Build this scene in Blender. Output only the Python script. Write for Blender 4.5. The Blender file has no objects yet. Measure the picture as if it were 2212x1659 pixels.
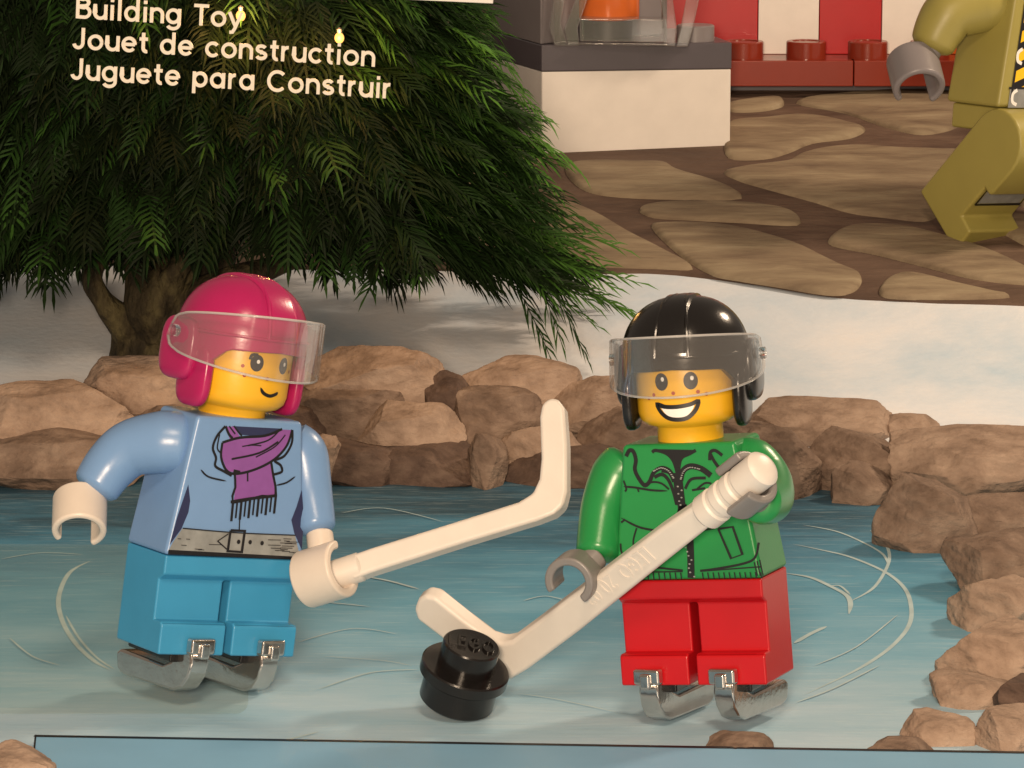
import bpy, bmesh, math, random
import numpy as np
from mathutils import Vector, Matrix, noise

# ------------------------------------------------------------------ camera, light, exposure
R = math.radians
scene = bpy.context.scene
COL = scene.collection
PITCH, HC, F = R(11.0), 10.76, 135 / 36 * 2212.0      # 1 unit = 1 cm; picture plane measured as 2212 x 1659
cd = bpy.data.cameras.new('camera'); cam = bpy.data.objects.new('camera', cd); COL.objects.link(cam)
cd.lens = 135; cd.sensor_width = 36; cd.clip_start = 0.5; cd.clip_end = 500
cam.location = (0, 0, HC); cam.rotation_euler = (R(90) - PITCH, 0, 0)
scene.camera = cam
world = bpy.data.worlds.new('World'); scene.world = world; world.use_nodes = True
wb = world.node_tree.nodes['Background']
wb.inputs[0].default_value = (1.0, 0.80, 0.62, 1); wb.inputs[1].default_value = 0.26
vs = scene.view_settings
vs.view_transform = 'Standard'; vs.look = 'None'; vs.exposure = -0.22; vs.gamma = 1.0
vs.use_curve_mapping = False

def area(name, loc, target, size, power, col):
    l = bpy.data.lights.new(name, 'AREA'); l.shape = 'DISK'; l.size = size; l.energy = power; l.color = col
    o = bpy.data.objects.new(name, l); COL.objects.link(o); o.location = loc
    d = Vector(target) - Vector(loc)
    o.rotation_euler = d.to_track_quat('-Z', 'Y').to_euler()
    return o
WARM = (1.0, 0.76, 0.535)
area('key_lamp', (2, 12, 32), (0, 46, 0.5), 8, 7000, WARM)
area('side_lamp', (23, 56, 22), (3, 43, 0), 4, 6500, WARM)
area('front_lamp', (-2, -4, 13), (0, 52, 1.2), 6, 21500, WARM)

# ------------------------------------------------------------------ picture <-> place
FW = Vector((0, math.cos(PITCH), -math.sin(PITCH)))
UP = Vector((0, math.sin(PITCH), math.cos(PITCH)))
RT = Vector((1, 0, 0)); CAM = Vector((0, 0, HC))
def ray(px, py): return FW + RT * ((px - 1106) / F) - UP * ((py - 829.5) / F)
def at(px, py, Y):
    d = ray(px, py); return CAM + d * (Y / d.y)
def atd(px, py, depth): return CAM + ray(px, py) * depth
def gnd(px, py, z=0.0):
    d = ray(px, py); return CAM + d * ((z - HC) / d.z)
def terz(y): return max(0.0, 0.2 * (y - 50.0))
def ter(px, py, dz=0.0):
    d = ray(px, py)                       # plane z = .2 (y - 50)
    t = (HC + 10.0) / (0.2 * d.y - d.z)
    p = CAM + d * t; p.z += dz; return p
def cdepth(p): return (p - CAM).dot(FW)
def proj(p):
    v = p - CAM; d = v.dot(FW)
    return 1106 + v.x / d * F, 829.5 - v.dot(UP) / d * F
def cvec(r, u, t):                        # right, up, toward the viewer
    return (RT * r + UP * u - FW * t).normalized()
def onplane(px, py, p0, n):
    d = ray(px, py); return CAM + d * ((p0 - CAM).dot(n) / d.dot(n))

# ------------------------------------------------------------------ materials
def lin(c): return c if len(c) == 4 else (*c, 1)
def mat(name, col, rough=0.35, metal=0.0, bump=0.0, bscale=40, var=0.0, vscale=6, spec=0.5, emit=None, estr=0):
    m = bpy.data.materials.new(name); m.use_nodes = True
    nt = m.node_tree; p = nt.nodes['Principled BSDF']
    p.inputs['Base Color'].default_value = lin(col)
    p.inputs['Roughness'].default_value = rough; p.inputs['Metallic'].default_value = metal
    p.inputs['Specular IOR Level'].default_value = spec
    tc = nt.nodes.new('ShaderNodeTexCoord')
    if var:
        n = nt.nodes.new('ShaderNodeTexNoise'); n.inputs['Scale'].default_value = vscale; n.inputs['Detail'].default_value = 6
        r = nt.nodes.new('ShaderNodeMapRange'); r.inputs[3].default_value = 1 - var; r.inputs[4].default_value = 1 + var
        r.inputs[1].default_value = .3; r.inputs[2].default_value = .7
        mx = nt.nodes.new('ShaderNodeVectorMath'); mx.operation = 'SCALE'; mx.inputs[0].default_value = col[:3]
        nt.links.new(tc.outputs['Object'], n.inputs['Vector']); nt.links.new(n.outputs['Fac'], r.inputs[0])
        nt.links.new(r.outputs[0], mx.inputs['Scale']); nt.links.new(mx.outputs[0], p.inputs['Base Color'])
    if bump:
        n = nt.nodes.new('ShaderNodeTexNoise'); n.inputs['Scale'].default_value = bscale; n.inputs['Detail'].default_value = 4
        b = nt.nodes.new('ShaderNodeBump'); b.inputs['Strength'].default_value = bump; b.inputs['Distance'].default_value = .02
        nt.links.new(tc.outputs['Object'], n.inputs['Vector']); nt.links.new(n.outputs['Fac'], b.inputs['Height'])
        nt.links.new(b.outputs[0], p.inputs['Normal'])
    if emit:
        p.inputs['Emission Color'].default_value = lin(emit); p.inputs['Emission Strength'].default_value = estr
    return m
def plastic(name, col, rough=0.3): return mat(name, col, rough, bump=0.05, bscale=30, var=.03, vscale=3)
def layered(name, stops, scale, stretch=(1, 1, 1), rough=.8, bump=.4, bscale=8, detail=8, dist=.1, spec=.3, rough_noise=.6):
    """colour ramp over stretched noise, with bump of its own"""
    m = bpy.data.materials.new(name); m.use_nodes = True
    nt = m.node_tree; p = nt.nodes['Principled BSDF']; L = nt.links.new
    p.inputs['Roughness'].default_value = rough; p.inputs['Specular IOR Level'].default_value = spec
    tc = nt.nodes.new('ShaderNodeTexCoord'); mp = nt.nodes.new('ShaderNodeMapping'); mp.inputs['Scale'].default_value = stretch
    n = nt.nodes.new('ShaderNodeTexNoise'); n.inputs['Scale'].default_value = scale; n.inputs['Detail'].default_value = detail
    n.inputs['Roughness'].default_value = rough_noise; n.inputs['Distortion'].default_value = .3
    cr = nt.nodes.new('ShaderNodeValToRGB'); e = cr.color_ramp.elements
    e[0].position, e[0].color = stops[0][0], lin(stops[0][1]); e[1].position, e[1].color = stops[-1][0], lin(stops[-1][1])
    for s, c in stops[1:-1]:
        k = e.new(s); k.color = lin(c)
    L(tc.outputs['Object'], mp.inputs[0]); L(mp.outputs[0], n.inputs['Vector']); L(n.outputs['Fac'], cr.inputs[0])
    L(cr.outputs[0], p.inputs['Base Color'])
    n2 = nt.nodes.new('ShaderNodeTexNoise'); n2.inputs['Scale'].default_value = bscale; n2.inputs['Detail'].default_value = 8
    b = nt.nodes.new('ShaderNodeBump'); b.inputs['Strength'].default_value = bump; b.inputs['Distance'].default_value = dist
    L(mp.outputs[0], n2.inputs['Vector']); L(n2.outputs['Fac'], b.inputs['Height']); L(b.outputs[0], p.inputs['Normal'])
    return m
def clear(name, haze, tint=(.95, .95, .95), rough=.05, face=.02, edge=.55):
    m = bpy.data.materials.new(name); m.use_nodes = True
    nt = m.node_tree; nt.nodes.clear(); L = nt.links.new
    out = nt.nodes.new('ShaderNodeOutputMaterial')
    tr = nt.nodes.new('ShaderNodeBsdfTransparent'); tr.inputs[0].default_value = lin(tint)
    gl = nt.nodes.new('ShaderNodeBsdfGlossy'); gl.inputs['Roughness'].default_value = rough
    df = nt.nodes.new('ShaderNodeBsdfDiffuse'); df.inputs[0].default_value = (.85, .82, .8, 1)
    lw = nt.nodes.new('ShaderNodeLayerWeight'); lw.inputs[0].default_value = .45
    mr = nt.nodes.new('ShaderNodeMapRange'); mr.inputs[3].default_value = face; mr.inputs[4].default_value = edge
    m1 = nt.nodes.new('ShaderNodeMixShader'); m2 = nt.nodes.new('ShaderNodeMixShader'); m2.inputs[0].default_value = haze
    L(lw.outputs['Facing'], mr.inputs[0]); L(mr.outputs[0], m1.inputs[0])
    L(tr.outputs[0], m1.inputs[1]); L(gl.outputs[0], m1.inputs[2])
    L(m1.outputs[0], m2.inputs[1]); L(df.outputs[0], m2.inputs[2]); L(m2.outputs[0], out.inputs[0])
    return m
def glass(name):
    m = mat(name, (.97, .97, .96), .03); p = m.node_tree.nodes['Principled BSDF']
    p.inputs['Transmission Weight'].default_value = 1; p.inputs['IOR'].default_value = 1.45
    return m

M = {}
M['blue_top'] = plastic('pale_blue_plastic', (.16, .29, .53))
M['blue_leg'] = plastic('azure_plastic', (.042, .27, .50))
M['green'] = plastic('green_plastic', (.017, .235, .06))
M['red'] = plastic('red_plastic', (.45, .005, .010))
M['olive'] = plastic('olive_plastic', (.33, .285, .075), .4)
M['yellow'] = plastic('yellow_plastic', (.82, .44, .018), .35)
M['pink'] = plastic('magenta_plastic', (.38, .012, .10), .25)
M['black'] = plastic('black_plastic', (.009, .008, .008), .2)
M['white'] = plastic('white_plastic', (.80, .755, .71), .38)
M['stick'] = plastic('white_stick_plastic', (.68, .63, .58), .4)
M['beige'] = plastic('pale_hand_plastic', (.66, .585, .515), .38)
M['grey'] = plastic('light_grey_plastic', (.36, .34, .33), .32)
M['handgrey'] = plastic('hand_grey_plastic', (.20, .188, .185), .34)
M['midgrey'] = plastic('grey_plastic', (.22, .20, .21), .35)
M['darkgrey'] = plastic('dark_grey_plastic', (.085, .075, .09), .38)
M['brown'] = plastic('reddish_brown_plastic', (.24, .03, .014), .22)
M['orange'] = plastic('orange_plastic', (.72, .16, .03), .25)
M['silver'] = mat('silver_skate_metal', (.58, .54, .51),   .12, .96, bump=.08, bscale=18, var=.08)
M['ink'] = mat('black_print', (.006, .005, .007), .45)
M['navy'] = mat('navy_print', (.02, .025, .08), .45)
M['purple'] = mat('purple_print', (.22, .075, .30), .45, var=.08)
M['beltgrey'] = mat('grey_print', (.24, .25, .25), .45, var=.15, vscale=9)
M['whiteprint'] = mat('white_print', (.85, .83, .8), .45)
M['brownprint'] = mat('brown_print', (.38, .05, .015), .5)
M['yellowprint'] = mat('yellow_print', (.9, .55, .01), .45)
M['visor'] = clear('clear_visor_plastic', .035, (.97, .97, .97))
M['glass'] = glass('clear_frame_plastic')
M['frame'] = clear('faceted_clear_plastic', .07, (.93, .93, .93), .06, .10, .9)
M['rim'] = clear('clear_rim_plastic', .32, (.95, .95, .95), .1, .15, .6)
M['film'] = clear('clear_film', .03, (.955, .965, .95), .3, .0, .03)
M['letter'] = mat('cream_lettering', (.88, .80, .68), .6)
M['panelblue'] = mat('light_blue_board', (.21, .43, .64), .5, var=.04, vscale=1.2, bump=.04, bscale=60)
M['bulb'] = mat('lit_bulb', (.12, .05, .01), .6, emit=(1, .52, .13), estr=1.6)
M['bark'] = layered('dark_bark', [(.3, (.012, .009, .005)), (.5, (.04, .03, .014)), (.7, (.11, .09, .04))], 3.2, (1, 1, .5), bump=1, bscale=5, dist=.2)
M['snow'] = layered('snow', [(.36, (.52, .66, .80)), (.5, (.74, .79, .86)), (.62, (.85, .83, .83))], .2, (1, 1, 1), rough=.75, bump=.3, bscale=9, dist=.03)
M['mud'] = layered('paving_joint', [(.3, (.07, .043, .032)), (.55, (.125, .08, .058)), (.75, (.2, .135, .095))], .9, (.5, 1.2, 1), bump=.7, bscale=2.5, dist=.15)
M['flag'] = layered('flagstone', [(.3, (.155, .11, .075)), (.48, (.25, .19, .125)), (.62, (.315, .25, .165)), (.78, (.40, .33, .235))], 1.7, (.35, 1.3, 1), bump=.8, bscale=1.6, dist=.14)
def rockmat(name, a, b, c):
    return layered(name, [(.32, a), (.5, b), (.64, c)], 1.7, (1, 1, 1.5), rough=.9, bump=.8, bscale=4, dist=.12, rough_noise=.62)
M['rock'] = [rockmat('tan_rock', (.20, .137, .10), (.33, .235, .178), (.41, .30, .23)),
             rockmat('brown_rock', (.115, .076, .056), (.21, .146, .11), (.29, .21, .16)),
             rockmat('dark_rock', (.06, .038, .03), (.115, .075, .058), (.175, .12, .092))]
# needles: hue differs from spray to spray through a mesh attribute
def needles():
    m = bpy.data.materials.new('fir_needles'); m.use_nodes = True
    nt = m.node_tree; p = nt.nodes['Principled BSDF']; L = nt.links.new
    p.inputs['Roughness'].default_value = .6; p.inputs['Specular IOR Level'].default_value = .1
    a = nt.nodes.new('ShaderNodeAttribute'); a.attribute_name = 'spray'
    cr = nt.nodes.new('ShaderNodeValToRGB'); e = cr.color_ramp.elements
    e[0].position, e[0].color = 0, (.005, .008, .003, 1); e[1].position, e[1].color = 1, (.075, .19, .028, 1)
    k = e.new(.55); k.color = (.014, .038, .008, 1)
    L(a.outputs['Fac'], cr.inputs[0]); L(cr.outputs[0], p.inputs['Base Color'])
    return m
M['needle'] = needles()
# ice: streaked, its colour paler toward the near shore, rock shade painted into the dark far end
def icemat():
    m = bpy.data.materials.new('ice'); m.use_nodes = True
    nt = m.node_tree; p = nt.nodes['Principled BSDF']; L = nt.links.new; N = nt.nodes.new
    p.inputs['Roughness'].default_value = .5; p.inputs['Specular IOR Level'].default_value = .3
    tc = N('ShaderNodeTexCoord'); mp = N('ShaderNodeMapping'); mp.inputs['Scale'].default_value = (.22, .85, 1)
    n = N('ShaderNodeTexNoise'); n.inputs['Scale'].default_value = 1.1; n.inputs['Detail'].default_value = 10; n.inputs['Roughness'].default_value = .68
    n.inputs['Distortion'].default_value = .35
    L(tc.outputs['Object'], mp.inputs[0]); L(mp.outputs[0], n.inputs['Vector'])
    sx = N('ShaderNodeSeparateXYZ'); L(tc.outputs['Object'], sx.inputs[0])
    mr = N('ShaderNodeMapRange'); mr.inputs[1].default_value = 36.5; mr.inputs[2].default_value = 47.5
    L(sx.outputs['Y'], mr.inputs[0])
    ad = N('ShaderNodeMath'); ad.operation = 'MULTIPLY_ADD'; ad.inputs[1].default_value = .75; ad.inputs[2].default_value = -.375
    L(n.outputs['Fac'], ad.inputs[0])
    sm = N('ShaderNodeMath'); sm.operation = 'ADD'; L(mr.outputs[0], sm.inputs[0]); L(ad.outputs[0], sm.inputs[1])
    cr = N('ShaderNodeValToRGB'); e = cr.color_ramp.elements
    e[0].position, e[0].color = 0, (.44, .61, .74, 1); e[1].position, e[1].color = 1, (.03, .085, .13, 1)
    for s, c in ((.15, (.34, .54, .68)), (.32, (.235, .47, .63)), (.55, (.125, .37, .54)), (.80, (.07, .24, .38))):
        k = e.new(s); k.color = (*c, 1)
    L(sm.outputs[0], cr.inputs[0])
    # fine frost scratches
    mp2 = N('ShaderNodeMapping'); mp2.inputs['Scale'].default_value = (.6, 7, 1); mp2.inputs['Rotation'].default_value = (0, 0, .12)
    n2 = N('ShaderNodeTexNoise'); n2.inputs['Scale'].default_value = 2.2; n2.inputs['Detail'].default_value = 6; n2.inputs['Roughness'].default_value = .7
    L(tc.outputs['Object'], mp2.inputs[0]); L(mp2.outputs[0], n2.inputs['Vector'])
    r2 = N('ShaderNodeMapRange'); r2.inputs[1].default_value = .54; r2.inputs[2].default_value = .8; r2.inputs[4].default_value = .55
    L(n2.outputs['Fac'], r2.inputs[0])
    mx = N('ShaderNodeMix'); mx.data_type = 'RGBA'; mx.inputs['B'].default_value = (.62, .74, .76, 1)
    L(r2.outputs[0], mx.inputs['Factor']); L(cr.outputs[0], mx.inputs['A']); L(mx.outputs['Result'], p.inputs['Base Color'])
    b = N('ShaderNodeBump'); b.inputs['Strength'].default_value = .25; b.inputs['Distance'].default_value = .03
    L(n2.outputs['Fac'], b.inputs['Height']); L(b.outputs[0], p.inputs['Normal'])
    return m
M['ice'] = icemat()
M['scratch'] = mat('frost_scratch', (.44, .58, .62), .7, var=.12, vscale=3)

# ------------------------------------------------------------------ mesh helpers
class MB:
    def __init__(s): s.v = []; s.f = []
    def add(s, vs, fs):
        o = len(s.v); s.v += [tuple(p) for p in vs]; s.f += [tuple(i + o for i in f) for f in fs]; return s
    def box(s, x0, x1, y0, y1, z0, z1):
        return s.add([(x, y, z) for z in (z0, z1) for (x, y) in ((x0, y0), (x1, y0), (x1, y1), (x0, y1))],
                     [(3, 2, 1, 0), (4, 5, 6, 7), (0, 1, 5, 4), (1, 2, 6, 5), (2, 3, 7, 6), (3, 0, 4, 7)])
    def loft(s, a, b, ca=True, cb=True):
        n = len(a); fs = [(i, (i + 1) % n, n + (i + 1) % n, n + i) for i in range(n)]
        if ca: fs.append(tuple(range(n - 1, -1, -1)))
        if cb: fs.append(tuple(range(n, 2 * n)))
        return s.add(list(a) + list(b), fs)
    def tube(s, pts, rad, seg=18, sub=6, cap=True):
        P = [Vector(p) for p in pts]; rad = rad if isinstance(rad, (list, tuple)) else [rad] * len(P)
        if sub > 1 and len(P) > 2:
            P, rad = spline(P, rad, sub)
        T = [(P[min(i + 1, len(P) - 1)] - P[max(i - 1, 0)]).normalized() for i in range(len(P))]
        u = T[0].orthogonal().normalized(); rings = []
        if cap:      # domed ends
            rings.append((P[0] - T[0] * rad[0] * .30, rad[0] * .55, 0)); rings.append((P[0] - T[0] * rad[0] * .16, rad[0] * .86, 0))
        for i in range(len(P)): rings.append((P[i], rad[i], i))
        if cap:
            rings.append((P[-1] + T[-1] * rad[-1] * .16, rad[-1] * .86, len(P) - 1)); rings.append((P[-1] + T[-1] * rad[-1] * .30, rad[-1] * .55, len(P) - 1))
        vs = []; fs = []
        for k, (c, r, i) in enumerate(rings):
            t = T[i]; u = (u - t * u.dot(t)).normalized(); w = t.cross(u)
            for j in range(seg):
                a = 2 * math.pi * j / seg; vs.append(c + (u * math.cos(a) + w * math.sin(a)) * r)
        for k in range(len(rings) - 1):
            for j in range(seg):
                fs.append((k * seg + j, k * seg + (j + 1) % seg, (k + 1) * seg + (j + 1) % seg, (k + 1) * seg + j))
        fs.append(tuple(range(seg - 1, -1, -1))); fs.append(tuple(range((len(rings) - 1) * seg, len(rings) * seg)))
        return s.add(vs, fs)
    def lathe(s, prof, seg=48, c=(0, 0, 0)):
        n = len(prof); vs = []
        for (r, z) in prof:
            for j in range(seg):
                a = 2 * math.pi * j / seg; vs.append((c[0] + r * math.cos(a), c[1] + r * math.sin(a), c[2] + z))
        fs = [(k * seg + j, k * seg + (j + 1) % seg, (k + 1) * seg + (j + 1) % seg, (k + 1) * seg + j) for k in range(n - 1) for j in range(seg)]
        fs.append(tuple(range(seg - 1, -1, -1))); fs.append(tuple(range((n - 1) * seg, n * seg)))
        return s.add(vs, fs)
    def blob(s, c, h, e=.5, nu=28, nv=16):
        sp = lambda v, k: math.copysign(abs(v) ** k, v)
        vs = []
        for i in range(nv + 1):
            t = -math.pi / 2 + math.pi * i / nv
            for j in range(nu):
                a = 2 * math.pi * j / nu
                vs.append((c[0] + h[0] * sp(math.cos(t), e) * sp(math.cos(a), e), c[1] + h[1] * sp(math.cos(t), e) * sp(math.sin(a), e), c[2] + h[2] * sp(math.sin(t), e)))
        fs = [(i * nu + j, i * nu + (j + 1) % nu, (i + 1) * nu + (j + 1) % nu, (i + 1) * nu + j) for i in range(nv) for j in range(nu)]
        return s.add(vs, fs)
    def build(s, name, m, parent=None, bevel=0, angle=35, xf=None, merge=True, segs=3):
        me = bpy.data.meshes.new(name)
        vs = s.v if xf is None else [tuple(xf @ Vector(p)) for p in s.v]
        me.from_pydata(vs, [], s.f)
        bm = bmesh.new(); bm.from_mesh(me)
        if merge: bmesh.ops.remove_doubles(bm, verts=bm.verts, dist=1e-5)
        bmesh.ops.recalc_face_normals(bm, faces=bm.faces); bm.to_mesh(me); bm.free()
        for mm in (m if isinstance(m, list) else [m]): me.materials.append(mm)
        me.polygons.foreach_set('use_smooth', [True] * len(me.polygons))
        me.set_sharp_from_angle(angle=R(angle)); me.update()
        o = bpy.data.objects.new(name, me); COL.objects.link(o)
        if parent: o.parent = parent
        if bevel:
            b = o.modifiers.new('bevel', 'BEVEL'); b.width = bevel; b.segments = segs; b.limit_method = 'ANGLE'; b.angle_limit = R(30)
            b.harden_normals = True
        return o
def spline(P, rad, sub):
    Q = []; q = []
    n = len(P)
    for i in range(n - 1):
        a, b, c, d = P[max(i - 1, 0)], P[i], P[i + 1], P[min(i + 2, n - 1)]
        for k in range(sub):
            t = k / sub
            Q.append(.5 * ((2 * b) + (c - a) * t + (2 * a - 5 * b + 4 * c - d) * t * t + (3 * b - a - 3 * c + d) * t ** 3))
            q.append(rad[i] * (1 - t) + rad[i + 1] * t)
    Q.append(P[-1]); q.append(rad[-1]); return Q, q
def smooth2(pts, sub=6, closed=False):
    P = [Vector(p) for p in pts]
    if not closed: return spline(P, [0] * len(P), sub)[0]
    n = len(P); Q = []
    for i in range(n):
        a, b, c, d = P[i - 1], P[i], P[(i + 1) % n], P[(i + 2) % n]
        for k in range(sub):
            t = k / sub
            Q.append(.5 * ((2 * b) + (c - a) * t + (2 * a - 5 * b + 4 * c - d) * t * t + (3 * b - a - 3 * c + d) * t ** 3))
    return Q
def ribbon2(pts, w, taper=False):
    """a 2D stroke as left and right edge points"""
    P = [Vector(p) for p in pts]; L = []; Rr = []
    for i, p in enumerate(P):
        a = P[max(i - 1, 0)]; b = P[min(i + 1, len(P) - 1)]
        t = (b - a); t = t.normalized() if t.length > 1e-9 else Vector((1, 0))
        n = Vector((-t.y, t.x)); k = 1
        if 0 < i < len(P) - 1:
            t1 = (P[i] - P[i - 1]); t2 = (P[i + 1] - P[i])
            if t1.length > 1e-9 and t2.length > 1e-9:
                c = max(.5, math.cos(t1.angle(t2) / 2)); k = 1 / c
        if taper:
            s = i / (len(P) - 1); k *= max(.12, min(1, 6 * s, 6 * (1 - s)) ** .7)
        L.append(p + n * w / 2 * k); Rr.append(p - n * w / 2 * k)
    return L, Rr
class Print:
    """flat printing on a surface: put(x, y, lift) turns flat coordinates into the surface point"""
    def __init__(s, put): s.put = put; s.b = {}; s.k = 0
    def _mb(s, m): return s.b.setdefault(m, MB())
    def line(s, m, pts, w, sm=5, taper=False, lift=None):
        s.k += 1; e = (lift if lift is not None else .004 + .0002 * s.k)
        P = smooth2(pts, sm) if sm > 1 and len(pts) > 2 else [Vector(p) for p in pts]
        if len(P) == 2: P = [P[0].lerp(P[1], t / 4) for t in range(5)]
        L, Q = ribbon2(P, w, taper); n = len(P)
        s._mb(m).add([s.put(p.x, p.y, e) for p in L + Q], [(i, i + 1, n + i + 1, n + i) for i in range(n - 1)]); return s
    def fill(s, m, pts, sm=0, lift=None):
        s.k += 1; e = (lift if lift is not None else .003 + .0002 * s.k)
        P = smooth2(pts, sm, True) if sm > 1 else [Vector(p) for p in pts]
        c = sum(P, Vector((0, 0))) / len(P); n = len(P)
        ring = [c + (p - c) * .5 for p in P]
        v = [s.put(p.x, p.y, e) for p in P] + [s.put(p.x, p.y, e) for p in ring] + [s.put(c.x, c.y, e)]
        s._mb(m).add(v, [(i, (i + 1) % n, n + (i + 1) % n, n + i) for i in range(n)] + [(n + i, n + (i + 1) % n, 2 * n) for i in range(n)]); return s
    def poly(s, m, pts, lift=None):
        s.k += 1; e = (lift if lift is not None else .003 + .0002 * s.k)
        s._mb(m).add([s.put(x, y, e) for x, y in pts], [tuple(range(len(pts)))]); return s
    def dot(s, m, x, y, rx, ry=None, **k):
        ry = ry or rx
        return s.fill(m, [(x + rx * math.cos(a * math.pi / 12), y + ry * math.sin(a * math.pi / 12)) for a in range(24)], **k)
    def build(s, names, parent):
        return [mb.build(names[m], M[m], parent, angle=60, merge=False) for m, mb in s.b.items()]
def homography(src, dst):
    A = []
    for (x, y), (u, v) in zip(src, dst):
        A.append([x, y, 1, 0, 0, 0, -u * x, -u * y, -u]); A.append([0, 0, 0, x, y, 1, -v * x, -v * y, -v])
    h = np.linalg.svd(np.array(A, float))[2][-1].reshape(3, 3)
    def f(x, y):
        q = h @ np.array([x, y, 1.0]); return q[0] / q[2], q[1] / q[2]
    return f

def tag(o, label=None, cat=None, group=None, kind=None):
    if label: o['label'] = label
    if cat: o['category'] = cat
    if group: o['group'] = group
    if kind: o['kind'] = kind
    return o
def empty(name, loc=(0, 0, 0)):
    o = bpy.data.objects.new(name, None); COL.objects.link(o); o.location = loc; o.empty_display_size = .3; return o

# ================================================================== SETTING
def smoothstep(a, b, x):
    t = min(1, max(0, (x - a) / (b - a))); return t * t * (3 - 2 * t)
def snow_h(x, y):
    xr = 1.02 * (2080 - 1106) / F * (y + 1.0)
    side = smoothstep(xr, xr + 3.5, x) * .35
    back = .2 * (y - 50) if y > 49.2 else -.16
    h = max(back, side - .16)
    return h + .05 * noise.noise(Vector((x * .35, y * .35, 3))) * smoothstep(49.5, 51, max(y, 49.6 if side < .05 else 51))
nx, ny = 150, 130
mb = MB(); vs_ = []
for j in range(ny + 1):
    y = 16 + 84 * (j / ny) ** 1.0
    for i in range(nx + 1):
        x = -38 + 76 * i / nx; vs_.append((x, y, snow_h(x, y) if y < 60 else min(snow_h(x, y), .2 * (y - 50) - .02)))
mb.add(vs_, [(j * (nx + 1) + i, j * (nx + 1) + i + 1, (j + 1) * (nx + 1) + i + 1, (j + 1) * (nx + 1) + i) for j in range(ny) for i in range(nx)])
tag(mb.build('snow', M['snow'], angle=180, merge=False), kind='structure')
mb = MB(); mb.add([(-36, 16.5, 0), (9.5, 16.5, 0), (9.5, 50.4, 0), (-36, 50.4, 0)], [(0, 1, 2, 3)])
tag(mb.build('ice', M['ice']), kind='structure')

# skate marks scored in the ice
Zr = lambda x, y: (1536 + x * .5368, 768 + y * .5368)
marks = [([(195, 1212), (150, 1238), (127, 1290), (134, 1340), (163, 1390), (203, 1428), (238, 1448)], .055),
         ([(142, 1330), (170, 1378), (208, 1420), (246, 1446)], .03),
         ([Zr(330, 760), Zr(450, 785), Zr(560, 812), Zr(700, 872), Zr(780, 940), Zr(806, 1020), Zr(795, 1090), Zr(740, 1160), Zr(660, 1222), Zr(560, 1280), Zr(380, 1365)], .05),
         ([Zr(370, 683), Zr(500, 708), Zr(600, 748), Zr(690, 800), Zr(715, 850)], .035),
         ([Zr(640, 705), Zr(700, 758), Zr(718, 812), Zr(700, 870), Zr(650, 940), Zr(560, 992)], .04),
         ([Zr(300, 878), Zr(400, 895), Zr(490, 935), Zr(545, 967), Zr(561, 1000), Zr(555, 1042)], .06),
         ([Zr(335, 1160), Zr(400, 1122), Zr(465, 1092)], .06),
         ([Zr(480, 930), Zr(520, 930), Zr(560, 965)], .03),
         ([(795, 1248), (840, 1256), (905, 1274)], .045), ([(640, 1300), (720, 1304), (800, 1312)], .03),
         ([(560, 1612), (620, 1600), (690, 1582)], .04), ([(690, 1490), (800, 1455), (905, 1448)], .03), ([(700, 1420), (820, 1428), (890, 1440)], .02),
         ([(1120, 1500), (1200, 1512), (1330, 1540)], .022), ([(640, 1390), (760, 1360), (860, 1372)], .022),
         ([(0, 1210), (90, 1196), (180, 1200)], .02), ([(20, 1380), (70, 1420), (130, 1440)], .025), ([(1130, 1300), (1180, 1290), (1240, 1305)], .025),
         ([(1760, 1440), (1850, 1400), (1940, 1330)], .02), ([(1720, 1520), (1800, 1490), (1900, 1440)], .025), ([(740, 1110), (830, 1100), (960, 1130)], .02)]
mb = MB()
for k, (pts, w) in enumerate(marks):
    P = smooth2([gnd(*p).xy for p in pts], 8); L, Q = ribbon2(P, w, True); n = len(P); e = .004 + .0006 * k
    mb.add([(p.x, p.y, e) for p in L + Q], [(i, i + 1, n + i + 1, n + i) for i in range(n - 1)])
tag(mb.build('skate_marks', M['scratch'], merge=False), kind='structure')

# pavement: joint bed and raised flagstones as one surface
edge = [(-500, 560), (200, 570), (700, 582), (1100, 590), (1300, 592), (1400, 592), (1500, 599), (1640, 615), (1800, 641), (1950, 653), (2100, 660), (2600, 664)]
E = smooth2([ter(*p).xy for p in edge], 6)
top = [Vector((p.x * 1.5, 82.0)) for p in E]; low = [p + Vector((0, -.03)) for p in E]
mb = MB(); n = len(E)
S = lambda p, dz: (p.x, p.y, .2 * (p.y - 50) + dz)
mid = [[a.lerp(b, t / 24) for a, b in zip(E, top)] for t in range(25)]
mb.add([S(p, -.02) for p in low], [])
rows = [[S(p, -.05) for p in low]] + [[S(p, .05) for p in r] for r in mid]
mb.v = []
mb.add([p for r in rows for p in r], [(j * n + i, j * n + i + 1, (j + 1) * n + i + 1, (j + 1) * n + i) for j in range(len(rows) - 1) for i in range(n - 1)])
bed_faces = len(mb.f)
Zp = lambda x, y: ((1900 + x / 1.0375) / 1.823, (400 + y / 1.0375) / 1.823)
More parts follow.
